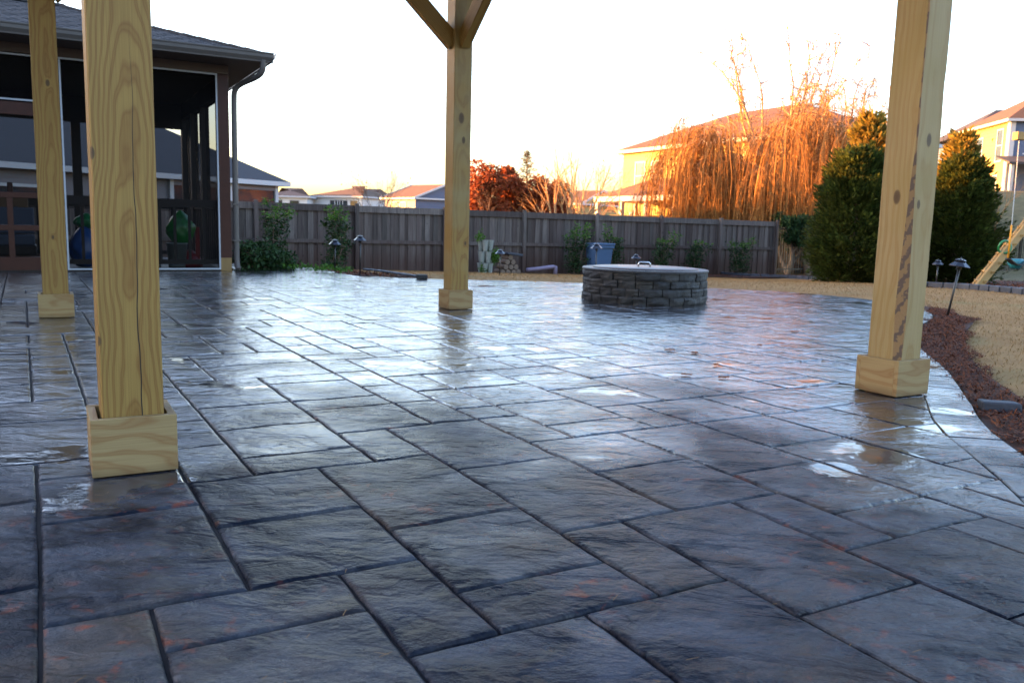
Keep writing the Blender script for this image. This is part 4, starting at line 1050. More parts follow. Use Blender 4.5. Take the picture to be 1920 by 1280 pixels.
# yellow lit house beyond the fence
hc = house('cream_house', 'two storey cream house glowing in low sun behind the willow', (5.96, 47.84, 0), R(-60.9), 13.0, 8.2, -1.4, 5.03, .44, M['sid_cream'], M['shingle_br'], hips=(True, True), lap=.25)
for c_ in (1.6, 3.0): window(hc, 'left' if False else 'front', c_, 2.95, 4.3, .75)
window(hc, 'front', 7.2, 2.95, 4.3, .75); window(hc, 'front', 1.3, .2, 1.6, .8)
window(hc, 'right', 2.0, 2.9, 4.3, .9, L=13.0); window(hc, 'right', 5.6, 2.9, 4.3, .9, L=13.0)
mb = MB(); mb.box(2.9, 8.6, -3.4, -.02, -1.2, -.3); mb.build('terrace', M['brick'], hc)
mb = MB(); q_ = [(2.6, -3.7, 2.35), (8.9, -3.7, 2.35), (8.9, .0, 2.35), (2.6, .0, 2.35), (4.6, -1.4, 3.3), (7.0, -1.4, 3.3), (7.0, 0, 3.3), (4.6, 0, 3.3)]
mb.add(q_, [(0, 1, 5, 4), (1, 2, 6, 5), (3, 0, 4, 7), (4, 5, 6, 7), (3, 2, 1, 0)]); mb.build('porch_roof', M['shingle_br'], hc)
mb = MB(); mb.box(2.62, 8.88, -3.68, -3.5, 2.1, 2.34); mb.box(2.62, 2.8, -3.5, -.02, 2.1, 2.34); mb.box(8.7, 8.88, -3.5, -.02, 2.1, 2.34); mb.build('porch_header', M['white'], hc)
for x, y in ((2.65, -3.6), (4.7, -3.6), (6.7, -3.6), (8.7, -3.6), (8.7, -1.8), (2.65, -1.2)): mb = MB(); mb.box(x, x + .2, y, y + .2, -.3, 2.1); mb.build('column', M['white'], hc)
mb = MB(); mb.box(4.95, 6.6, -3.45, -3.3, -.3, .6); mb.box(6.95, 8.6, -3.45, -3.3, -.3, .6); mb.box(8.72, 8.8, -3.3, -2.0, -.3, .6); mb.build('knee_wall', M['white'], hc)
deck = thing('picket_rail', 'sunlit pale picket railing beside the cream house', 'railing', (4.6, 41.5, -1.0), R(-20))
mb = MB(); mb.box(0, 4.6, 0, .06, 2.35, 2.43); mb.box(0, 4.6, 0, .06, 1.2, 1.28); mb.build('rail', M['sid_cream'], deck)
mb = MB(); mb.box(-.03, .03, .01, .05, 0, 2.34); pk2 = mb.build('picket', M['sid_cream'], deck)
for k in range(1, 28): link_copy(pk2, deck, (k * .17, 0, 0))

# ochre house on the rise to the right, its front coloured as shade
cr_ = on_Y(1893, 222, 56)
hr = house('hill_house', 'two storey house with sunlit ochre side wall on the rise at right', (cr_.x + .35, cr_.y + .35, 0), R(-6.4), 14, 7.6, 2.6, cr_.z, .6, M['sid_ochre'], M['shingle_br'], lap=.22)
mb = MB(); mb.box(.0, 14, -.06, -.025, 2.6, cr_.z - .2); mb.build('shade_blue_front', M['sid_blue'], hr)  # blue panel paints the shade on this side of the ochre walls
mb = MB(); mb.box(-.05, .25, -.11, -.062, 2.6, cr_.z - .16); mb.box(-.09, -.045, -.1, .3, 2.6, cr_.z - .16); mb.build('corner_board', M['white'], hr)
for c_, z0_, z1_ in ((1.35, 5.9, 7.9), (4.4, 6.1, 7.6), (6.6, 6.3, 7.5), (1.7, 3.6, 4.9), (4.6, 3.6, 4.6)): window(hr, 'left', c_, z0_, z1_, .8)
window(hr, 'front', 1.5, 6.3, 8.2, 1.1)
mb = MB(); mb.add([(-.9, -2.4, 5.55), (6, -2.4, 5.55), (6, -.06, 6.1), (-.9, -.06, 6.1), (-.9, -2.4, 5.4), (6, -2.4, 5.4)], [(0, 1, 2, 3), (4, 5, 1, 0), (4, 0, 3)]); mb.build('porch_roof', M['shingle'], hr)
mb = MB(); mb.box(-.7, -.5, -2.2, -2.0, 3, 5.4); mb.build('porch_post', M['white'], hr)
wing = on_Y(1800, 246, 63)
mb = MB(); mb.box(.5, 12, 7.7, 15, 2.6, 7.8); mb.build('rear_wing', M['sid_blue'], hr)
mb = MB(); mb.add([(-.2, 7.6, 8.15), (12.5, 7.6, 8.15), (12.5, 15.5, 8.15), (-.2, 15.5, 8.15), (3.7, 11.4, 10.6), (9, 11.4, 10.6)], [(0, 1, 5, 4), (1, 2, 5), (2, 3, 4, 5), (3, 0, 4), (3, 2, 1, 0)]); mb.build('wing_roof', M['shingle'], hr)

def dist_house(name, label, px0, px1, ye, yr, Y, rz, D, wall, roof, hips, wins=(), z0=-1.0):
    a, b = on_Y(px0, ye, Y), on_Y(px1, ye, Y); pk_ = on_Y((px0 + px1) / 2, yr, Y); L = (b - a).length / max(.3, math.cos(rz)) - .8
    h_ = house(name, label, (a.x + .4, a.y, 0), rz, L, D, z0, a.z, (pk_.z - a.z) / (D / 2 + .4), wall, roof, hips=hips, lap=.5)
    for c_ in wins: window(h_, 'front', L * c_, a.z - 1.7, a.z - .5, 1.0)
    return h_
dist_house('far_house', 'far white walled house with a plain dark roof left of the others', 490, 581, 366, 350, 95, R(4), 7, M['sid_white'], M['shingle'], (True, True), (.3, .7))
dist_house('far_house', 'far brown hipped roof house whose left slope is lit orange', 578, 692, 367, 346, 100, R(-24), 9, M['sid_white'], M['shingle_br'], (True, True), (.45, .55, .65, .85))
dist_house('far_house', 'far low dark roofed house between the hipped and gabled ones', 650, 735, 368, 352, 118, R(5), 8, M['sid_white'], M['shingle'], (True, True), (.3, .6))
dist_house('far_house', 'far gabled house with a blue grey end wall and orange lit slope', 715, 790, 371, 345, 92, R(-48), 7.5, M['sid_blue'], M['shingle_br'], (False, False), (.3, .6))
dist_house('far_house', 'far pale house with a flat looking dark roof beside the gable', 776, 835, 369, 358, 125, R(4), 7, M['sid_white'], M['shingle'], (True, True), (.4, .7))
dist_house('far_house', 'far house with a lit orange hip just left of the middle post', 806, 862, 370, 352, 96, R(-30), 7, M['sid_cream'], M['shingle_br'], (True, True), (.5,))
dist_house('far_house', 'far small gabled house between the red tree and the bare tree', 1042, 1092, 381, 355, 80, R(-40), 6, M['sid_ochre'], M['shingle_br'], (False, False), (.5,))
dist_house('far_house', 'far brown roofed house just left of the cream house', 1088, 1142, 374, 356, 88, R(-10), 7, M['sid_cream'], M['shingle_br'], (True, True), (.4, .7))

# ------------------------------------------------------------------ trees
def leaf_faces(r, c, size, out, droop=0.0, el=2.0):
    d = (Vector(out) * .6 + Vector((r.gauss(0, 1), r.gauss(0, 1), r.gauss(0, .7) - droop))).normalized()
    s_ = d.cross(Vector((r.gauss(0, 1), r.gauss(0, 1), r.gauss(0, 1))));
    s_ = s_.normalized() if s_.length > 1e-4 else Vector((1, 0, 0))
    L = size * r.uniform(.6, 1.3); W = L / el * .5
    return [c, c + d * L * .5 + s_ * W, c + d * L, c + d * L * .5 - s_ * W]
def grow(mb, r, p, d, L, rad, lvl, tips, droop=0.0, kids=3, spread=.6, seg=5, mi=0, keep=.62):
    pts = [p.copy()]; rr_ = [rad]
    for k in range(seg):
        d = (d + Vector((r.gauss(0, .13), r.gauss(0, .13), r.gauss(0, .07) - droop * (k / seg)))).normalized()
        p = p + d * L / seg; pts.append(p.copy()); rr_.append(rad * (1 - .62 * (k + 1) / seg))
        if lvl > 0 and k >= 1:
            n = 1 if r.random() < .75 else 2
            for _ in range(n if k < seg - 1 else kids):
                a = r.uniform(0, 6.283); ax = d.cross(Vector((math.cos(a), math.sin(a), .2))).normalized()
                nd = (d + ax * spread * r.uniform(.6, 1.3)).normalized()
                grow(mb, r, p.copy(), nd, L * keep * r.uniform(.7, 1.15), rr_[-1] * .68, lvl - 1, tips, droop, kids, spread, seg, mi, keep)
        if lvl == 0: tips.append((p.copy(), d.copy()))
    mb.tube(pts, rr_, 5 if rad > .02 else 3, mi, False)
def bare_tree(name, label, loc, h, rad, seed, lvl=3, spread=.55, stems=1, mat='bark', leaf=None, nleaf=0, lsize=.1, lean=0.25, keep=.62, group=None):
    r = random.Random(seed); t_ = thing(name, label, 'tree', loc, group=group); mb = MB(); tips = []
    for s_ in range(stems):
        a = 6.283 * s_ / stems + r.uniform(-.4, .4); d = Vector((math.cos(a) * lean * (stems > 1), math.sin(a) * lean * (stems > 1), 1)).normalized()
        grow(mb, r, Vector((math.cos(a) * .1 * (stems > 1), math.sin(a) * .1 * (stems > 1), -.1)), d, h * .5, rad, lvl, tips, 0, 2, spread, 5, 0, keep)
    mb.build('trunk', M[mat], t_)
    if leaf:
        lb = MB(); vs = []; fs = []
        for k in range(nleaf):
            p, d = r.choice(tips); b = len(vs); c_ = p + Vector((r.gauss(0, lsize), r.gauss(0, lsize), r.gauss(0, lsize))) * 1.2
            vs += leaf_faces(r, c_, lsize, d, .3); fs.append((b, b + 1, b + 2, b + 3))
        lb.add(vs, fs); lb.build('crown', M[leaf], t_)
    return t_

def willow(name, label, loc, h, seed, wx, wy, ns=2600, topbias=1.15):
    r = random.Random(seed); t_ = thing(name, label, 'tree', loc); mb = MB(); tips = []; limbs = []
    for s_ in range(8):
        a = 6.283 * s_ / 8 + r.uniform(-.4, .4); lean = r.uniform(.12, .5); d = Vector((math.cos(a) * lean * wx / wy, math.sin(a) * lean, 1)).normalized()
        p = Vector((math.cos(a) * .3, math.sin(a) * .2, -.2)); pts = [p.copy()]; r0_ = r.uniform(.09, .15); rr_ = [r0_]; L = h * r.uniform(.50, .80); seg = 9
        for k in range(seg):
            d = (d + Vector((r.gauss(0, .16), r.gauss(0, .16), .02))).normalized(); p = p + d * L / seg; pts.append(p.copy()); rr_.append(r0_ * (1 - .78 * (k + 1) / seg) + .006)
            if k >= 2:
                for _ in range(2 if k < 5 else 3):
                    b_ = a + r.gauss(0, 1.0); nd = Vector((math.cos(b_) * wx / wy, math.sin(b_), r.uniform(.3, 1.3))).normalized(); q = p.copy(); pp = [q.copy()]; L2 = h * r.uniform(.16, .36)
                    for m_ in range(8):
                        nd = (nd + Vector((r.gauss(0, .13), r.gauss(0, .13), -.07 * m_))).normalized(); q = q + nd * L2 / 8; pp.append(q.copy())
                        if m_ >= 1:
                            for _ in range(2):
                                c_ = b_ + r.gauss(0, 1.2); td = Vector((math.cos(c_), math.sin(c_), r.uniform(-.1, .7))).normalized(); z_ = q.copy(); tp = [z_.copy()]
                                for _k in range(5): td = (td + Vector((r.gauss(0, .15), r.gauss(0, .15), -.28))).normalized(); z_ = z_ + td * h * r.uniform(.012, .026); tp.append(z_.copy()); limbs.append((z_.copy(), td.copy()))
                                mb.tube(tp, [.010, .009, .008, .006, .005, .004], 3, 0, False)
                    mb.tube(pp, [max(.008, rr_[-1] * .5 * (1 - i / 9)) for i in range(9)], 4, 0, False)
        mb.tube(pts, rr_, 7, 0, False)
    # a few bare leaders standing well clear above the weeping mass
    for s_ in range(12):
        a = r.uniform(0, 6.283); p = Vector((math.cos(a) * wx * .3, math.sin(a) * wy * .2, h * .50)); d = Vector((math.cos(a) * .35, math.sin(a) * .2, 1)).normalized(); pts = [p.copy()]
        for k in range(7): d = (d + Vector((r.gauss(0, .13), r.gauss(0, .13), 0))).normalized(); p = p + d * h * r.uniform(.065, .088); pts.append(p.copy()); limbs_ = None
        mb.tube(pts, [.05 * (1 - i / 9) for i in range(8)], 4, 0, False)
        for k in range(1, 8):
            for _ in range(4):
                nd = (Vector((r.gauss(0, .8), r.gauss(0, .8), .6))).normalized(); q = pts[k].copy(); pp = [q.copy()]
                for m_ in range(4): nd = (nd + Vector((r.gauss(0, .2), r.gauss(0, .2), -.05))).normalized(); q = q + nd * h * .018; pp.append(q.copy())
                mb.tube(pp, [.017, .015, .013, .011, .009], 3, 0, False)
                for _ in range(4):
                    z_ = r.choice(pp); e = [z_ + Vector((0, 0, -i * .12)) + Vector((r.gauss(0, .02), r.gauss(0, .02), 0)) * i for i in range(r.randint(2, 6))]
                    if len(e) > 1: mb.tube(e, .0085, 3, 0, False)
    mb.build('trunk', M['willow_bark'], t_)
    sb = MB(); vs = []; fs = []
    for k in range(ns):
        p, d = r.choice(limbs); p = p + Vector((r.gauss(0, .04), r.gauss(0, .04), 0))
        hi = p.z / h
        if hi > .62 and r.random() < (hi - .5) * 3.2: continue
        L = min(p.z - .1, h * r.uniform(.06, .40 if hi < .6 else .16) * topbias); 
        if L < .3: continue
        n = 7; q = p.copy(); dd = Vector((d.x * .6, d.y * .6, -.3)).normalized(); w_ = r.uniform(.004, .011); a = r.uniform(0, 3.14); sd = Vector((math.cos(a), math.sin(a), 0)) * w_
        b = len(vs); vs += [q - sd, q + sd]
        for i in range(n):
            dd = (dd * .6 + Vector((r.gauss(0, .11), r.gauss(0, .11), -1)) * .6).normalized(); q = q + dd * L / n; wf = 1 - .6 * i / n
            vs += [q - sd * wf, q + sd * wf]; c_ = b + 2 * i; fs.append((c_, c_ + 1, c_ + 3, c_ + 2))
        # side leaflets still clinging to the strands
        for _ in range(5):
            z_ = r.randint(1, n - 1); pt = (Vector(vs[b + 2 * z_]) + Vector(vs[b + 2 * z_ + 1])) / 2; bb = len(vs)
            vs += leaf_faces(r, pt, .12, (0, 0, -1), 1.2, 5); fs.append((bb, bb + 1, bb + 2, bb + 3))
    sb.add(vs, fs); sb.build('crown', M['willow'], t_)
    return t_
wl = on_Y(1440, 415, 34); willow('weeping_willow', 'large bare orange weeping willow above the right end of the wooden fence', (wl.x, 34, ground_z(wl.x, 34)), 8.8, 5, 2.6, 2.5, 17000)
wl = on_Y(1560, 415, 35.5); willow('weeping_willow', 'narrower orange weeping willow between the big one and the evergreen', (wl.x, 35.5, ground_z(wl.x, 35.5)), 7.2, 12, 2.0, 1.7, 12000)

def evergreen(name, label, loc, h, rad, seed, n=9000, mat='ever', ls=1.0, pw=.60):
    r = random.Random(seed); t_ = thing(name, label, 'tree', loc); mb = MB()
    mb.tube([(0, 0, -.1), (.03, .02, h * .5), (0, 0, h * .97)], [rad * .10, rad * .06, .01], 7); mb.build('trunk', M['bark'], t_)
    vs = []; fs = []; br = MB(); nb_r = int(n / 34)
    for k in range(nb_r):
        f = r.random() ** 1.15; z = .02 * h + f * h * .95; a = r.uniform(0, 6.283)
        env = rad * (1 - f) ** pw * (1.0 if f > .14 else .70 + f * 2.1) * r.uniform(.70, 1.16) * (1 + .28 * noise.noise((math.cos(a) * 1.6, math.sin(a) * 1.6, z * 1.3 + seed * 7)))
        out = Vector((math.cos(a), math.sin(a), r.uniform(.1, .55) + .9 * f)).normalized(); L = env / max(.35, out.to_2d().length) if f < .9 else r.uniform(.1, .4)
        p0 = Vector((0, 0, z - .12 * L)); tip = p0 + out * L
        fan = out.cross(Vector((0, 0, 1))).normalized(); wfan = r.uniform(.10, .20)
        for q_ in range(34):
            s_ = 1 - .62 * r.random() ** 1.7; c_ = p0.lerp(tip, s_) + fan * r.gauss(0, wfan * (1.15 - s_ * .75)) + Vector((0, 0, r.gauss(0, .045) - .05 * (1 - s_)))
            dd = (out + fan * r.gauss(0, .45) + Vector((0, 0, r.gauss(-.05, .3)))).normalized(); Ls = r.uniform(.06, .17) * ls; sd = dd.cross(Vector((r.gauss(0, .6), r.gauss(0, .6), 1))).normalized() * Ls * .17
            b = len(vs); vs += [c_, c_ + dd * Ls * .6 + sd, c_ + dd * Ls, c_ + dd * Ls * .6 - sd]; fs.append((b, b + 1, b + 2, b + 3))
    mb = MB(); mb.add(vs, fs); mb.build('crown', M[mat], t_)
    return t_
def place(px, py, Y): p = on_Y(px, py, Y); return (p.x, Y, ground_z(p.x, Y) - .03)
evergreen('evergreen_tree', 'broad round dark evergreen left of the right post', place(1594, 500, 19.4), 2.95, 1.12, 3, 46000, pw=.52)
evergreen('evergreen_tree', 'dark evergreen seen between the right post and the play set', place(1788, 500, 20.4), 2.95, 1.08, 9, 40000, pw=.52)
M['golden'] = leafmat('sun_painted_leaves', (0.12, 0.11, 0.02), (0.42, 0.30, 0.05), (0.20, 0.13, 0.03), 0.4)  # low sunlight on the evergreen tops painted into this leaf colour
evergreen('sun_painted_tree', 'tree with low sun painted into its golden leaves behind the round evergreen', place(1612, 500, 21.6), 4.15, 1.0, 14, 15000, 'golden', 1.5)
evergreen('sun_painted_tree', 'tree with sun painted into its golden leaves above the evergreen by the play set', place(1784, 500, 22.6), 3.9, .95, 15, 13000, 'golden', 1.5)
evergreen('evergreen_tree', 'tall shaded evergreen mostly hidden behind the right post', place(1672, 500, 24.5), 4.4, 1.0, 16, 20000)
# red leaved trees, conifer, bare trees beyond the fence
def round_tree(name, label, loc, h, rx, rz_, seed, leaf, n, lsize, z0=.25):
    r = random.Random(seed); t_ = thing(name, label, 'tree', loc); mb = MB(); tips = []
    for s_ in range(3):
        a = s_ * 2.1; grow(mb, r, Vector((0, 0, 0)), Vector((math.cos(a) * .35, math.sin(a) * .35, 1)).normalized(), h * .45, .10, 3, tips, 0, 2, .7, 4)
    mb.build('trunk', M['bark'], t_)
    cl = []
    for _ in range(26):
        a = r.uniform(0, 6.283); e = r.uniform(-.3, 1); k = r.uniform(.45, .95)
        cl.append((Vector((math.cos(a) * rx * k * math.sqrt(max(0.05, 1 - e * e * .8)), math.sin(a) * rx * k * .8, h * (.5 + .38 * e * k))), r.uniform(.3, .62) * rx * .6))
    vs = []; fs = []
    for k in range(n):
        c0_, rad_ = r.choice(cl); d = Vector((r.gauss(0, 1), r.gauss(0, 1), r.gauss(0, 1))).normalized(); c_ = c0_ + d * rad_ * r.random() ** .4
        if c_.z < .1: continue
        b = len(vs); vs += leaf_faces(r, c_, lsize, d, .4, 1.7); fs.append((b, b + 1, b + 2, b + 3))
    mb = MB(); mb.add(vs, fs); mb.build('crown', M[leaf], t_); return t_
round_tree('russet_tree', 'russet leaved tree glowing above the fence right of the middle post', place(925, 400, 37), 4.5, 1.7, 0, 21, 'red_leaf', 15000, .16)
round_tree('russet_tree', 'darker russet tree leaning against the pointed conifer', place(1010, 400, 38), 4.0, 1.6, 0, 22, 'red_leaf', 15000, .16)
def conifer(name, label, loc, h, rad, seed, n):
    r = random.Random(seed); t_ = thing(name, label, 'tree', loc); mb = MB(); mb.tube([(0, 0, -.1), (0, 0, h * .96)], [.11, .01], 6)
    vs = []; fs = []
    for k in range(int(h * 14)):
        f = k / (h * 14); z = h * (.12 + .86 * f); a = k * 2.4; L = rad * (1 - f) ** .85 * r.uniform(.6, 1.15) + .06; d = Vector((math.cos(a), math.sin(a), .28))
        mb.tube([(0, 0, z), d * L + Vector((0, 0, z))], [.02, .006], 3, 0, False)
        for _ in range(n):
            s_ = r.random() ** .7; p = Vector((0, 0, z)) + d * L * s_ + Vector((r.gauss(0, .05), r.gauss(0, .05), r.gauss(0, .04))); b = len(vs); vs += leaf_faces(r, p, .13, d, .1, 4); fs.append((b, b + 1, b + 2, b + 3))
    mb.build('trunk', M['bark'], t_); lb = MB(); lb.add(vs, fs); lb.build('crown', M['conif'], t_); return t_
conifer('conifer', 'pointed conifer rising behind the russet trees', place(986, 400, 41), 5.1, 1.25, 3, 45)
conifer('conifer', 'small pointed conifer at the left shoulder of the taller one', place(962, 400, 41.5), 4.2, .9, 4, 40)
conifer('conifer', 'small pointed conifer at the right shoulder of the taller one', place(1012, 400, 41), 3.9, .8, 6, 40)
bare_tree('bare_tree', 'bare forked tree with thin upright twigs before the cream house', place(1048, 410, 33), 5.4, .10, 31, 3, .42, 3, 'willow_bark', lean=.35, keep=.66)
bare_tree('bare_tree', 'rounded thin crowned tree with a few pinkish leaves left of the cream house', place(1102, 410, 52), 6.4, .10, 33, 4, .6, 1, 'bark', 'red_leaf', 500, .10)
bare_tree('bare_tree', 'scrubby bare tree poking above the fence before the far gabled house', place(706, 400, 30), 3.8, .05, 35, 3, .5, 3, 'bark', 'red_leaf', 160, .07, lean=.3)
bare_tree('bare_tree', 'faint bare tree just right of the middle post', place(905, 400, 48), 6.2, .07, 37, 3, .5, 3, 'willow_bark', lean=.3)
bare_tree('bare_tree', 'thin bare orange tree by the sunlit ochre wall', place(1858, 390, 42), 4.2, .06, 39, 4, .5, 2, 'willow_bark', lean=.3)
bare_tree('bare_tree', 'twiggy bare tree in front of the cream house wall', place(1215, 410, 38), 5.6, .08, 41, 4, .5, 2, 'willow_bark', lean=.4)
bare_tree('bare_tree', 'wispy bare tree standing behind the right part of the willow', place(1500, 400, 44), 7.2, .08, 43, 3, .45, 3, 'willow_bark', lean=.3)
round_tree('russet_bush', 'low russet bush on the slope below the ochre house', place(1838, 400, 37), 2.0, 1.2, 0, 45, 'red_leaf', 3500, .13)
round_tree('dark_shrub', 'dark shrub just past the end of the wooden fence', place(1478, 500, 28.95), 2.35, .8, 0, 51, 'laurel', 5200, .12)
round_tree('dark_shrub', 'dark shrub between the fence end and the round evergreen', place(1515, 500, 29.0), 2.45, .85, 0, 52, 'laurel', 6000, .12)
# brushy band at the foot of the willows, behind the end of the fence
rb_ = random.Random(77); vs = []; fs = []
for k in range(5200):
    x = rb_.uniform(7.5, 15.5); y = rb_.uniform(29.4, 33.5); z = ground_z(x, y); L = rb_.uniform(.4, 1.9) * (1.0 if rb_.random() < .5 else .6); a = rb_.uniform(0, 3.14); s_ = Vector((math.cos(a), math.sin(a), 0)) * .008
    p = Vector((x, y, z)); q = p + Vector((rb_.gauss(0, .12), rb_.gauss(0, .12), L * .5)); e = q + Vector((rb_.gauss(0, .2), rb_.gauss(0, .2), L * .5)); b = len(vs)
    vs += [p - s_, p + s_, q + s_, q - s_, e]; fs += [(b, b + 1, b + 2, b + 3), (b + 3, b + 2, b + 4)]
mb = MB(); mb.add(vs, fs); o = mb.build('brush', M['reed'], None); setp(o, 'dry brushy undergrowth at the foot of the willows', 'undergrowth', kind='stuff')

# ------------------------------------------------------------------ shrubs by the fence
def shrub(name, label, loc, h, wid, seed, n, top=True, group=None, leaf=.085):
    r = random.Random(seed); t_ = thing(name, label, 'shrub', loc, group=group); mb = MB(); tips = []
    for s_ in range(5):
        a = r.uniform(0, 6.283); p = Vector((r.gauss(0, .04), r.gauss(0, .04), -.03)); d = Vector((math.cos(a) * wid / h * .7, math.sin(a) * wid / h * .7, 1)).normalized(); pts = [p.copy()]
        L = h * r.uniform(.72, 1.0)
        for k in range(8):
            d = (d + Vector((r.gauss(0, .10), r.gauss(0, .10), .05))).normalized(); p = p + d * L / 8; pts.append(p.copy())
            for _ in range(3):
                aa = r.uniform(0, 6.283); q = p + Vector((math.cos(aa), math.sin(aa), r.uniform(-.1, .6))) * wid * r.uniform(.3, .9) * (1 - .5 * k / 8); tips.append((p.lerp(q, .6), q - p)); tips.append((q, q - p)); mb.tube([p, q], [.006, .003], 3, 0, False)
        mb.tube(pts, [.014 * (1 - i / 10) for i in range(9)], 4, 0, False)
    mb.build('stem', M['bark'], t_)
    va = []; fa = []; vb = []; fb = []
    for k in range(n):
        p, d = r.choice(tips); c_ = p + Vector((r.gauss(0, .05), r.gauss(0, .05), r.gauss(0, .05))); 
        if c_.z < .02: continue
        tgt = (vb, fb) if top and c_.z > h * .74 and r.random() < .75 else (va, fa); b = len(tgt[0]); tgt[0].extend(leaf_faces(r, c_, leaf, d, .2, 2.2)); tgt[1].append((b, b + 1, b + 2, b + 3))
    lb = MB(); lb.add(va, fa); lb.build('foliage', M['laurel'], t_)
    if vb: lb = MB(); lb.add(vb, fb); lb.build('young_foliage', M['new_leaf'], t_)
    return t_
def by_fence(px, vf=19.75):
    p = on_v(px, 505, vf); return (p.x, p.y, ground_z(p.x, p.y) - .02)
G_ = 'young laurels planted along the wooden fence'
shrub('laurel', 'leafy laurel nearest the porch downspout, against the fence', by_fence(515, 18.4), 1.50, .34, 1, 1500, group=G_)
shrub('laurel', 'dense laurel with bright tip behind the first path light', by_fence(627, 18.6), 1.52, .34, 2, 1700, group=G_)
shrub('laurel', 'dark laurel left of the blue bin', by_fence(1079), 1.42, .36, 3, 1500, group=G_)
shrub('laurel', 'laurel just right of the blue bin', by_fence(1148), 1.42, .32, 4, 1300, group=G_)
shrub('laurel', 'laurel above the middle of the fire pit', by_fence(1240), 1.35, .32, 5, 1200, group=G_)
shrub('laurel', 'laurel above the right rim of the fire pit', by_fence(1299), 1.35, .32, 6, 1300, group=G_)
shrub('laurel', 'last laurel before the end of the wooden fence', by_fence(1390), 1.25, .38, 7, 1300, group=G_)
b1 = on_z(470, 507, 0.0); b2 = on_z(508, 508, 0.0)
shrub('low_bush', 'low dark glossy bush beside the porch corner', (b1.x, b1.y + .3, -.05), .52, .42, 11, 2600, False, leaf=.07)
shrub('low_bush', 'low dark bush in front of the nearest laurel', (b2.x + .05, b2.y + .5, -.05), .42, .34, 12, 1800, False, leaf=.07)
rw = random.Random(8)
for k, (px, py, lab) in enumerate(((545, 506, 'small green weed growing beside the far paving'), (572, 505, 'bright tuft of weeds at the far paving edge'), (598, 510, 'weed tuft near the tip of the small mulch bed'), (618, 506, 'leafy weed under the second laurel'), (646, 511, 'low green weed among the mulch under the path lights'))):
    c_ = on_z(px, py, 0); vs = []; fs = []
    for q_ in range(70):
        b = len(vs); d = Vector((rw.gauss(0, 1), rw.gauss(0, 1), 0)) ; vs += leaf_faces(rw, Vector((d.x * .06, d.y * .06, rw.uniform(0, .05))), .06, (d.x, d.y, .8), 0, 2); fs.append((b, b + 1, b + 2, b + 3))
    mb = MB(); mb.add(vs, fs); o = mb.build('weed', M['new_leaf'], loc=(c_.x, c_.y, .02)); setp(o, lab, 'weed')

# ------------------------------------------------------------------ path lights
def path_light(label, loc, h, s=1.0):
    t_ = thing('path_light', label, 'path light', loc, group='black metal path lights round the patio')
    mb = MB(); mb.tube([(0, 0, -.05), (.006, 0, h * .9)], .011 * s, 8); mb.build('pole', M['black_metal'], t_)
    mb = MB(); mb.lathe([(.001, h + .004), (.040 * s, h - .004), (.052 * s, h - .016), (.028 * s, h - .018), (.026 * s, h - .045), (.026 * s, h - .020)], 10, smooth=False)
    mb.lathe([(.026 * s, h - .020), (.060 * s, h - .038), (.098 * s, h - .072), (.100 * s, h - .078), (.056 * s, h - .050), (.024 * s, h - .040)], 8, smooth=False); mb.build('shade', M['lamp_metal'], t_)
    mb = MB(); mb.lathe([(.001, h - .11), (.024 * s, h - .11), (.028 * s, h - .04), (.001, h - .04)], 10); mb.build('lamp_holder', M['black_metal'], t_)
    mb = MB(); mb.lathe([(.001, h + .022), (.007, h + .015), (.006, h)], 6); mb.build('finial', M['black_metal'], t_)
    return t_
def pl_at(px, py, z=0.0): p = on_z(px, py, z); return (p.x, p.y, z)
path_light('tallest looking path light, in the small bed before the fence', pl_at(675, 511), .58)
path_light('path light standing in front of the second laurel', pl_at(628, 508), .50)
p = on_Y(937, 500, 16.2); path_light('path light in front of the wood pile and stacked planter', (p.x, p.y, ground_z(p.x, p.y)), .50)
p = on_Y(1117, 500, 13.6); path_light('path light just behind the fire pit, before the blue bin', (p.x, p.y, ground_z(p.x, p.y)), .62)
p = on_Y(1192, 500, 16.5); path_light('small path light showing over the fire pit cover', (p.x, p.y, ground_z(p.x, p.y)), .48)
p = on_z(1776, 594, -.02); path_light('near path light leaning in the red mulch at right', (p.x, p.y, -.02), .60, 1.05).rotation_euler = (0, R(8), 0)
p = on_Y(1755, 530, 15.2); path_light('far path light before the second evergreen', (p.x, p.y, ground_z(p.x, p.y)), .50)

# ------------------------------------------------------------------ things standing along the fence
q = by_fence(910, 19.3)
sp = thing('stacked_planter', 'pale stacked planter tower with green leaves by the fence', 'planter', q, AZ)
for tier in range(3):
    z = tier * .29
    for k in range(5):
        a = 6.283 * k / 5 + tier * .63 - .9; cx_, cy_ = math.cos(a) * .13, math.sin(a) * .13
        mb = MB(); mb.lathe([(.001, z + .01), (.052, z + .01), (.085, z + .27), (.092, z + .27), (.092, z + .285), (.078, z + .285), (.07, z + .24), (.001, z + .24)], 8, c=(cx_, cy_, 0), smooth=False); mb.build('pot', M['planter'], sp)
vs = []; fs = []; r = random.Random(3)
for cxx, cyy, czz, nn in ((-.17, -.02, .95, 90), (.16, -.12, .48, 200), (.22, -.1, .42, 160), (-.15, -.14, .12, 60)):
    for _ in range(nn):
        b = len(vs); vs += leaf_faces(r, Vector((cxx + r.gauss(0, .06), cyy + r.gauss(0, .05), czz + r.gauss(0, .07))), .08, (0, -.3, .4), 0, 2); fs.append((b, b + 1, b + 2, b + 3))
mb = MB(); mb.add(vs, fs); mb.build('leaves', M['new_leaf'], sp)
q = by_fence(949, 19.5)
wp = thing('wood_pile', 'dark heap of cut logs with a pale slab laid on top', 'wood pile', q, AZ)
r = random.Random(4)
mb = MB(); mb.tube([(0, -.2, 0), (0, .2, 0)], .07, 9, 0, True, False); lg = mb.build('log', M['bark'], wp, loc=(-.2, 0, .07))
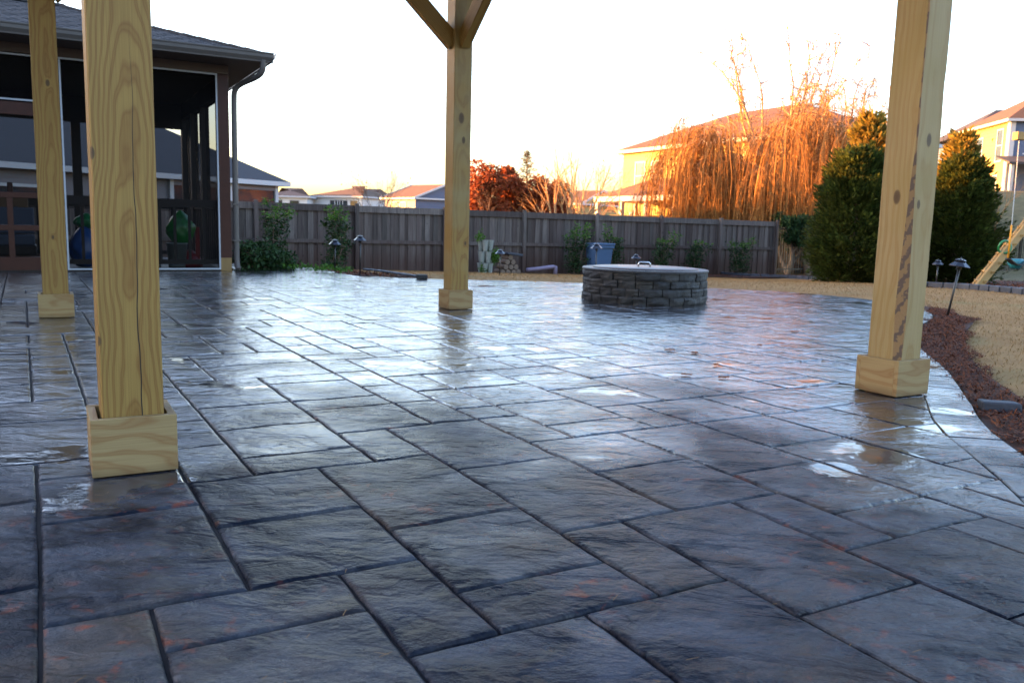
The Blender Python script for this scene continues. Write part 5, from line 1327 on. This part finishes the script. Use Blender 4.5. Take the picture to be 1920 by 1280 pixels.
for (x, z) in ((-.05, .07), (.11, .07), (.26, .07), (-.12, .20), (.03, .20), (.19, .20), (-.05, .33), (.11, .33), (.03, .45)): link_copy(lg, wp, (x, r.uniform(-.03, .03), z))
mb = MB(); mb.box(-.15, .3, -.25, .2, .52, .58); o = mb.build('slab', M['edge_stone'], wp, .01); o.rotation_euler = (0, .12, 0)
q = by_fence(1015, 19.2)
mv = thing('low_trough', 'low mauve plastic trough lying by the fence', 'trough', (q[0], q[1], q[2]), AZ)
mb = MB(); vs = []
mb.tube([(-.45, 0, .14), (-.1, 0, .17), (.35, -.02, .22), (.42, -.02, .22), (.42, -.02, .0)], [.05, .05, .055, .06, .06], 8); mb.build('body', M['mauve'], mv)
q = by_fence(1122, 19.4)
bn = thing('wheeled_bin', 'blue wheeled rubbish bin standing at the fence behind the fire pit', 'bin', q, AZ)
mb = MB(); z0, z1 = .08, .86
mb.add([(-.21, -.24, z0), (.21, -.24, z0), (.21, .22, z0), (-.21, .22, z0), (-.27, -.30, z1), (.27, -.30, z1), (.27, .28, z1), (-.27, .28, z1)], [(0, 3, 2, 1), (0, 1, 5, 4), (1, 2, 6, 5), (2, 3, 7, 6), (3, 0, 4, 7)]); mb.box(-.29, .29, -.33, .30, z1 - .08, z1)
mb.build('body', M['blue_bin'], bn, .012)
mb = MB(); mb.box(-.30, .30, -.35, .32, z1 + .002, z1 + .05); mb.box(-.26, .26, .3, .38, z1 - .03, z1 + .03); mb.build('lid', M['blue_bin'], bn, .015)
for x in (-.25, .25): mb = MB(); mb.tube([(x - .02, .22, .1), (x + .02, .22, .1)], .10, 14); mb.build('wheel', M['black_metal'], bn)

# ------------------------------------------------------------------ play set
A0 = on_Y(1830, 541, 15.9); A1 = on_Y(1925, 424, 16.9)
A0.z = ground_z(A0.x, A0.y) - .02
ps = thing('play_set', 'wooden play set with a slanting step ladder and hanging swings', 'play set', (A0.x, A0.y, 0))
d0 = Vector((0, 0, 0)); d1 = A1 - Vector((A0.x, A0.y, 0)); s0 = Vector((0, 0, A0.z)); dv = (d1 - s0); dn = dv.normalized(); end = s0 + dn * 2.9
side = Vector((.35, .75, 0)).normalized() * .62
mb = MB(); mb.bar(s0, end, .045, .19, 0, (0, 0, 1)); mb.build('stringer', M['play_wood'], ps, .006)
mb = MB(); mb.bar(s0 + side, end + side, .045, .19, 0, (0, 0, 1)); mb.build('stringer', M['play_wood'], ps, .006)
sd = side.normalized(); ff = Vector((sd.y, -sd.x, 0))
for k in range(8):
    c_ = s0 + dn * (.22 + k * .31)
    mb = MB(); P4 = [c_ - ff * .09, c_ + ff * .09]
    vs = [c_ - ff * .09, c_ + ff * .09, c_ + ff * .09 + side, c_ - ff * .09 + side]; vs += [p + Vector((0, 0, .035)) for p in vs]
    mb.add(vs, [(0, 3, 2, 1), (4, 5, 6, 7), (0, 1, 5, 4), (1, 2, 6, 5), (2, 3, 7, 6), (3, 0, 4, 7)]); mb.build('step', M['play_wood'], ps)
bmz = on_Y(1903, 255, 15.6); off = Vector((A0.x, A0.y, 0))
bs = bmz - off; mb = MB(); mb.bar(bs, bs + Vector((3.6, .5, 0)), .14, .14, 0, (0, 0, 1)); mb.build('swing_beam', M['play_wood'], ps, .006)
for k in (0, 1):
    mb = MB(); mb.bar(bs + Vector((3.2, .45, 0)), Vector((bs.x + 3.4, bs.y + (1.2 if k else -1.0), A0.z)), .10, .10, 0, (1, 0, 0)); mb.build('leg', M['play_wood'], ps, .005)
sw = thing('swing', 'teal swing seat on a white chain with yellow sleeve beside the ladder', 'swing', tuple(on_Y(1915, 497, 15.6)))
def rel(px, py, Y=15.6): return on_Y(px, py, Y) - sw.location
top = rel(1911, 264); mid_ = rel(1897, 422); low = rel(1890, 484)
ch_ = MB(); n = 60
for k in range(n):
    p = top.lerp(mid_, k / n); q_ = top.lerp(mid_, (k + .8) / n); ch_.bar(p, q_, .016 if k % 2 else .007, .007 if k % 2 else .016)
ch_.build('chain', M['chain'], sw)
mb = MB(); mb.tube([mid_, low], .016, 8); mb.build('sleeve', M['yellow_pl'], sw)
top2, low2 = top + Vector((.42, .05, 0)), low + Vector((.40, .05, -.02)); ch_ = MB()
for k in range(n):
    p = top2.lerp(low2, k / n); q_ = top2.lerp(low2, (k + .8) / n); ch_.bar(p, q_, .016 if k % 2 else .007, .007 if k % 2 else .016)
ch_.build('chain', M['chain'], sw)
mb = MB(); sg = [low + (low2 - low) * (k / 8) + Vector((0, 0, -.10 * math.sin(math.pi * k / 8) - .01)) for k in range(9)]
for a, b in zip(sg, sg[1:]): mb.bar(a, b, .16, .018, 0, (0, 0, 1))
mb.build('seat', M['black_metal'], sw)
mb = MB(); cc_ = rel(1914, 495); mb.lathe([(.001, -.1), (.08, -.09), (.13, -.02), (.14, .07), (.11, .09), (.001, .05)], 14, c=tuple(cc_ + Vector((.02, .2, 0)))); mb.build('bucket_seat', M['teal'], sw)
gr = on_Y(1884, 463, 16.4); mb = MB(); mb.tube([(math.cos(a) * .12, .02 * math.sin(a * 2), math.sin(a) * .12) for a in [6.283 * k / 20 for k in range(21)]], .022, 8, 0, False); o = mb.build('play_ring', M['green_pl'], loc=gr); setp(o, 'green plastic ring hanging behind the slanting ladder', 'play ring')

# orange leaf-shaped flecks and straw scraps on the pavers
r = random.Random(17)
lm = leafmat('orange_fleck', (0.20, 0.045, 0.012), (0.36, 0.11, 0.02), trans=0.1)
ORD = ('leftmost', 'second from the left', 'third from the left', 'middle one', 'third from the right', 'second from the right', 'rightmost')
for k, (px_, py_) in enumerate(((1256, 657), (1287, 703), (1302, 662), (1342, 684), (1357, 708), (1425, 648), (1490, 622))):
    q_ = on_z(px_, py_, .004); a_ = r.uniform(0, 6.28); L_ = r.uniform(.05, .085); mb = MB(); ol = []
    for t_ in range(9):
        f_ = t_ / 8; w_ = L_ * .38 * math.sin(math.pi * f_ ** .8) * (1 + .35 * math.sin(f_ * 19 + k)); ol.append((L_ * (f_ - .5), w_, .002 + .010 * abs(f_ - .5) + .3 * w_ * .4))
    vs = [(x_, y_, z_) for x_, y_, z_ in ol] + [(x_, 0, .002) for x_, y_, z_ in ol] + [(x_, -y_, z_) for x_, y_, z_ in ol]
    mb.add(vs, [(i_, i_ + 1, 10 + i_, 9 + i_) for i_ in range(8)] + [(9 + i_, 10 + i_, 19 + i_, 18 + i_) for i_ in range(8)])
    o = mb.build('leaf_shaped_fleck', lm, loc=q_); o.rotation_euler = (0, 0, a_); setp(o, ORD[k] + ' of seven orange leaf-shaped flecks left of the right post', 'leaf', 'orange flecks on the far paving')
vs = []; fs = []
for _ in range(260):
    y = 1.1 + 8 * r.random() ** 1.6; x = r.uniform(-.6, .6) * y; 
    if not pip(x, y, outer_poly): continue
    a = r.uniform(0, 6.283); L = r.uniform(.006, .03); d = Vector((math.cos(a), math.sin(a), r.uniform(-.05, .05))); s_ = Vector((-math.sin(a), math.cos(a), 0)) * .0006; p = Vector((x, y, .005)); b = len(vs)
    vs += [p - s_, p + s_, p + d * L + s_, p + d * L - s_]; fs.append((b, b + 1, b + 2, b + 3))
mb = MB(); mb.add(vs, fs); o = mb.build('straw_scraps', M['straw_bit']); setp(o, 'scattered thin straw scraps on the patio', 'straw', kind='stuff')
